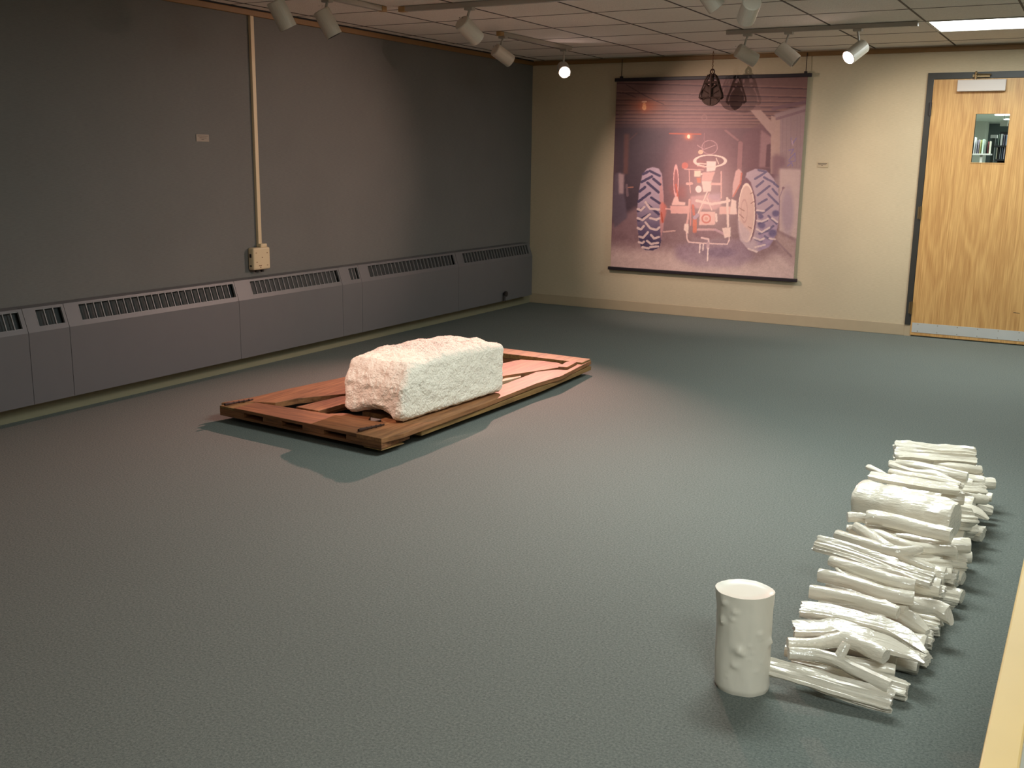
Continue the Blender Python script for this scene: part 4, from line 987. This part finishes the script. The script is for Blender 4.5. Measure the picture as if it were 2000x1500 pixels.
    ell(*q4(508, 620), 16, 56, (214, 172, 160), 1); ell(*q4(508, 620), 15.5, 55, (240, 208, 190), 1, ring=1.5); ell(*q4(478, 600), 6, 22, (196, 148, 140), 1, ring=1.2)
    poly(T(q4, [(400, 700), (470, 780), (560, 870), (530, 1000), (440, 980), (405, 850)]), (196, 166, 168), .9, 3)
    for L in ([(415, 560), (480, 600)], [(420, 640), (470, 690)], [(530, 800), (570, 820)], [(560, 380), (590, 360)], [(565, 500), (600, 480)]): line(T(q4, L), 1.6, (140, 90, 80), .8)
    D2 = [[(615, 190), (740, 115)], [(635, 290), (720, 220)], [(650, 400), (800, 280)], [(660, 510), (765, 450)], [(660, 640), (720, 620), (840, 525)], [(730, 170), (860, 240)], [(860, 250), (910, 290)], [(785, 385), (910, 510)], [(840, 320), (900, 390)],
          [(640, 620), (700, 605)], [(785, 660), (890, 760)], [(670, 890), (780, 850), (850, 790)], [(660, 760), (770, 720)], [(620, 960), (700, 990)], [(740, 920), (800, 960)], [(660, 80), (760, 100)]]
    for L in D2: line(T(q4, L), 4.2, (98, 84, 112), .85)
    for P_, r_ in (((880, 630), 7), ((840, 880), 8), ((700, 780), 7), ((690, 670), 5)): ell(*q4(*P_), r_, r_*.9, (92, 78, 112), .8, .5)
    for L in ([(640, 720), (700, 735), (780, 700)], [(640, 830), (700, 870), (800, 810)], [(600, 940), (680, 970), (730, 950)], [(830, 690), (900, 740)], [(800, 950), (870, 960)], [(640, 590), (730, 600)], [(620, 1060), (740, 1030)], [(530, 1080), (640, 1120)]):
        line(T(q4, L), 3.6, (218, 190, 184), .9)
    line(T(q4, [(980, 290), (930, 420), (920, 700)]), 1.5, (130, 100, 120), .8); poly(T(q4, [(960, 290), (1000, 300), (960, 340)]), (130, 96, 104))
    # tractor: engine haze, fenders
    pk = (222, 160, 152); lt = (242, 206, 192); rd = (196, 84, 66)
    poly(T(q5, [(300, 330), (420, 300), (520, 330), (520, 420), (330, 420)]), (150, 90, 92), .9, 3)
    ell(*q5(285, 380), 6.5, 6.5, (196, 100, 90)); line(T(q5, [(280, 420), (500, 430)]), 2, pk, .9)
    poly(T(q5, [(110, 620), (300, 620), (300, 780), (130, 720)]), (146, 74, 72), .6, 6)
    ell(*q5(180, 560), 4.5, 28, (150, 90, 92)); ell(*q5(180, 560), 4.5, 28, (230, 160, 156), 1, ring=1.5); line(T(q5, [(180, 600), (205, 770)]), 3, rd, .9)
    poly(T(q5, [(845, 600), (880, 440), (920, 415), (955, 460), (940, 580), (890, 680), (840, 760)]), (214, 160, 154), 1, 1); line(T(q5, [(950, 470), (935, 590), (850, 740)]), 3, (200, 100, 84), .9)
    # axles
    poly(T(q5, [(110, 850), (330, 850), (330, 945), (120, 940)]), pk); line(T(q5, [(60, 885), (115, 890)]), 2.5, pk)
    poly(T(q5, [(690, 860), (880, 860), (900, 950), (690, 950)]), (232, 170, 158)); poly(T(q5, [(830, 770), (885, 790), (890, 950), (810, 950)]), lt)
    poly(T(q5, [(130, 830), (160, 750), (200, 740), (215, 800), (290, 810), (290, 845), (130, 845)]), (232, 180, 170))
    # transmission body
    poly(T(q5, [(350, 740), (560, 720), (700, 760), (710, 850), (640, 900), (420, 880), (350, 830)]), (196, 140, 142), 1, 2)
    poly(T(q5, [(540, 720), (700, 700), (700, 800), (600, 780)]), (170, 128, 150), .8, 3)
    poly(T(q5, [(480, 560), (600, 560), (590, 680), (500, 690)]), lt); poly(T(q5, [(490, 460), (640, 450), (600, 560), (480, 560)]), pk)
    poly(T(q5, [(540, 330), (650, 330), (640, 440), (540, 450)]), (248, 214, 204)); ell(*q5(480, 480), 2, 2, lt)
    poly(T(q5, [(395, 440), (470, 440), (470, 510), (395, 510)]), (250, 214, 186)); poly(T(q5, [(420, 520), (470, 520), (470, 580), (430, 580)]), (206, 100, 76))
    ell(*q5(445, 655), 6, 7, (255, 232, 224)); ell(*q5(470, 220), 5, 4.5, (226, 178, 150))
    # steering wheels
    ell(*q5(580, 325), 30, 11.5, lt, 1, ring=2.4); line(T(q5, [(410, 350), (530, 360)]), 2, lt); line(T(q5, [(640, 400), (750, 350)]), 2, lt); line(T(q5, [(430, 380), (520, 400)]), 2, pk)
    ell(*q5(575, 165), 15, 13.5, (190, 142, 146), .9, ring=1.4); line(T(q5, [(430, 140), (510, 190), (640, 140)]), 1.4, (196, 150, 152), .9); line(T(q5, [(510, 190), (512, 0)]), 1, (170, 120, 124), .7)
    line(T(q5, [(650, 290), (680, 360)]), 1.5, lt)
    # levers and frame
    for L, w_, c_ in (([(335, 430), (340, 590), (350, 700)], 1.5, pk), ([(310, 590), (365, 590)], 5, pk), ([(710, 450), (710, 760)], 2.4, pk), ([(600, 595), (705, 595)], 5, pk),
                      ([(545, 690), (430, 960)], 2.6, lt), ([(570, 700), (450, 950)], 1.6, pk), ([(545, 760), (600, 900)], 2, lt), ([(420, 790), (600, 830), (780, 800)], 5, lt),
                      ([(340, 780), (320, 1000), (300, 1100)], 4, pk), ([(350, 800), (350, 1080)], 3, (206, 130, 124)), ([(780, 760), (790, 1090)], 4.5, lt), ([(775, 800), (800, 790)], 6, lt),
                      ([(380, 850), (390, 950)], 5, rd), ([(400, 1000), (400, 1150)], 8, (206, 96, 70)), ([(430, 960), (400, 990)], 7, (170, 140, 160)),
                      ([(300, 1080), (310, 1240), (330, 1275), (500, 1290), (780, 1300), (805, 1250), (800, 1180)], 2.6, (232, 190, 184)),
                      ([(440, 1130), (640, 1130)], 5, (200, 150, 152)), ([(640, 1130), (760, 1190)], 5, (190, 144, 156))):
        line(T(q5, L), w_, c_)
    poly(T(q5, [(280, 1060), (330, 1060), (325, 1180), (270, 1130)]), lt); poly(T(q5, [(720, 1110), (820, 1100), (820, 1210), (750, 1230)]), lt)
    poly(T(q5, [(460, 920), (640, 920), (640, 1070), (450, 1075)]), (238, 180, 168)); ell(*q5(535, 1000), 8, 8, (206, 96, 84), 1, ring=3); ell(*q5(535, 1000), 3.4, 3.4, (216, 140, 120))
    line(T(q5, [(460, 1070), (620, 1070)]), 2.4, (226, 170, 160)); line(T(q5, [(650, 950), (655, 1030)]), 4, lt)
    ell(*q5(540, 1190), 26, 8, (110, 72, 84), .8, .5)
    line(T(q5, [(480, 1225), (560, 1240), (565, 1290)]), 3.5, (230, 190, 188)); line(T(q5, [(555, 1290), (555, 1340)]), 6, (190, 150, 160))
    for L in ([(462, 1300), (455, 1400)], [(500, 1300), (495, 1370)], [(555, 1350), (548, 1495)]): line(T(q5, L), 2.6, (246, 216, 208))
    # lamp glare painted into the print colours as pale haze, and print grain
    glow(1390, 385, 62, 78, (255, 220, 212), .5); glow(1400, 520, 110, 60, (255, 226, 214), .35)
    nz = fn(9, 13)*10+fn(3, 3)*10
    gm = np.clip((Y-430)/40, 0, 1)
    img[:] = img+nz[..., None]*(.5+.9*gm[..., None])
    return np.clip(img, 0, 255), sc, ox, oy
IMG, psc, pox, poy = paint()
BX0, BX1, BZ0, BZ1, BY = .937, 2.765, .432, 2.222, -.03
bt = thing('banner', 'large printed banner of a tractor in a barn, hanging on the beige wall', 'banner', (1.85, BY, BZ1))
NG = 380
u = np.linspace(0, 1, NG+1); gxv, gzv = np.meshgrid(BX0+(BX1-BX0)*u, BZ0+(BZ1-BZ0)*u)
gyv = BY - .006*np.sin(gxv*2.1)*np.sin((gzv-BZ0)/(BZ1-BZ0)*PI)
co_ = np.stack([gxv, gyv, gzv], -1).reshape(-1, 3)
idx = np.arange((NG+1)**2).reshape(NG+1, NG+1)
quads = np.stack([idx[:-1, :-1], idx[:-1, 1:], idx[1:, 1:], idx[1:, :-1]], -1).reshape(-1, 4)
# picture colours per vertex
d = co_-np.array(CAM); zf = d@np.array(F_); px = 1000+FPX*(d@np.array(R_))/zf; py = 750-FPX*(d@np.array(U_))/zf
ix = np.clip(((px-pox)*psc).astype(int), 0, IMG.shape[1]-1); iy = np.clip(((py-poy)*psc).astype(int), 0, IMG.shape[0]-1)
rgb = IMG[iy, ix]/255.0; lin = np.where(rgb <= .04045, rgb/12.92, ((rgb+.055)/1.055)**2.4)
# back side gives the cloth its thickness
nb = len(co_); backv = co_.copy(); backv[:, 1] += .0015
verts = np.concatenate([co_, backv]); faces = quads.tolist() + (quads[:, ::-1]+nb).tolist()
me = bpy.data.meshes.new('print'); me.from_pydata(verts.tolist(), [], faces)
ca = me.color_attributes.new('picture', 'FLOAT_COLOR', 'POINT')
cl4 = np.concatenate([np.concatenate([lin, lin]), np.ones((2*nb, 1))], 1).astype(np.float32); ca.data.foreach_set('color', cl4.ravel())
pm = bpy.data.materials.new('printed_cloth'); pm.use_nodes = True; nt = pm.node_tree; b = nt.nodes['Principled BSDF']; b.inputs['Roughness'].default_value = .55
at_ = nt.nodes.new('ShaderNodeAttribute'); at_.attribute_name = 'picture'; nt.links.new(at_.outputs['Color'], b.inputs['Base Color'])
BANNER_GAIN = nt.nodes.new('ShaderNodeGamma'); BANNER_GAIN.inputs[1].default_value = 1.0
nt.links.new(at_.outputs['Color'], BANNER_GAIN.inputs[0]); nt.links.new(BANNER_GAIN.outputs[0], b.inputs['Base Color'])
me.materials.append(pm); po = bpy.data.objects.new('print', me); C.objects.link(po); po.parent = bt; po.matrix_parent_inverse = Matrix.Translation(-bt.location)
obj('top_rod', bx(.918, 2.80, BY-.012, BY+.012, BZ1-.008, BZ1+.024), 'rod', bt, bevel=.004)
obj('bottom_rod', bx(.912, 2.80, BY-.014, BY+.012, BZ0-.027, BZ0+.004), 'rod', bt, bevel=.004)
for x in (.985, 2.745):
    obj('hanging_cord', tb([(x, BY, BZ1+.02), (x, -.026, H-.02)], .0035, 6), 'string', bt)
    obj('eyelet', bx(x-.012, x+.012, BY-.013, BY+.013, BZ1+.018, BZ1+.04), 'rod', bt)

# ------------------------------------------------------------------ pulley
PY = -.26
Pc = at(1389, 186, 1, PY); sc_ = (Pc-CAM).dot(F_)/FPX
pt = thing('pulley', 'rusty iron barn pulley hanging in front of the tractor banner', 'pulley', (Pc.x, PY, Pc.z))
topz = at(1389, 146, 1, PY).z
bm = bmesh.new(); n = 14; zz = topz-.03
L0 = H-.001-zz
for k in range(n):
    z0 = zz+L0*k/n; r = L0/n*.62; c = Vector((Pc.x, PY, z0+L0/n/2)); ang = (k % 2)*PI/2
    ring = [c+Vector((math.cos(a)*.006*math.cos(ang), math.cos(a)*.006*math.sin(ang), math.sin(a)*r)) for a in [2*PI*i/10 for i in range(11)]]
    tube(bm, ring, .0022, 6, caps=False)
obj('chain', bm, 'chain', pt)
# wheel
bm = bmesh.new(); wr = .093; wc = Vector((Pc.x, PY, Pc.z))
tube(bm, [wc+Vector((0, -.012, 0)), wc+Vector((0, -.008, 0)), wc, wc+Vector((0, .008, 0)), wc+Vector((0, .012, 0))], [wr, wr*.97, wr*.88, wr*.97, wr], 40)
tube(bm, [wc+Vector((0, -.004, 0)), wc+Vector((0, .004, 0))], wr*.92, 40)
for k in range(6):
    a = k*PI/3+.5; dd = Vector((math.cos(a), 0, math.sin(a)))
    tube(bm, [wc+dd*.015+Vector((0, -.014, 0)), wc+dd*wr*.9+Vector((0, -.014, 0))], .005, 6)
tube(bm, [wc+Vector((0, -.022, 0)), wc+Vector((0, .022, 0))], .016, 14)
obj('wheel', bm, 'iron', pt)
# pear-shaped side frame with holes, front and back
for s in (-1, 1):
    bm = bmesh.new(); y0 = PY+s*.024
    oc = [(-.03, .175), (-.055, .13), (-.075, .07), (-.098, .01), (-.103, -.02), (-.085, -.035)]
    tube(bm, [(wc.x+a, y0, wc.z+c) for a, c in oc], .007, 8); tube(bm, [(wc.x-a, y0, wc.z+c) for a, c in oc], .007, 8)
    tube(bm, [(wc.x-.1, y0, wc.z-.02), (wc.x+.1, y0, wc.z-.02)], .006, 8)
    tube(bm, [(wc.x, y0, wc.z+.17), (wc.x, y0, wc.z-.02)], .012, 8)
    for (a, c) in ((.085, .0), (.11, .03)):
        tube(bm, [(wc.x-a*.55, y0, wc.z+.13-a*.2), (wc.x+a*.55, y0, wc.z+.13-a*.2)], .008, 8)
    tube(bm, [(wc.x-.06, y0, wc.z+.10), (wc.x, y0, wc.z+.055), (wc.x+.06, y0, wc.z+.10)], .008, 8)
    obj('side_frame', bm, 'iron', pt)
bm = bmesh.new(); tube(bm, [(wc.x-.03, PY, wc.z+.175), (wc.x+.03, PY, wc.z+.175)], .012, 10); tube(bm, [(wc.x, PY-.028, wc.z+.168), (wc.x, PY+.028, wc.z+.168)], .014, 10)
ring = [Vector((wc.x+math.cos(a)*.018, PY, wc.z+.202+math.sin(a)*.022)) for a in [2*PI*i/16 for i in range(17)]]
tube(bm, ring, .006, 8, caps=False)
obj('eye', bm, 'iron', pt)
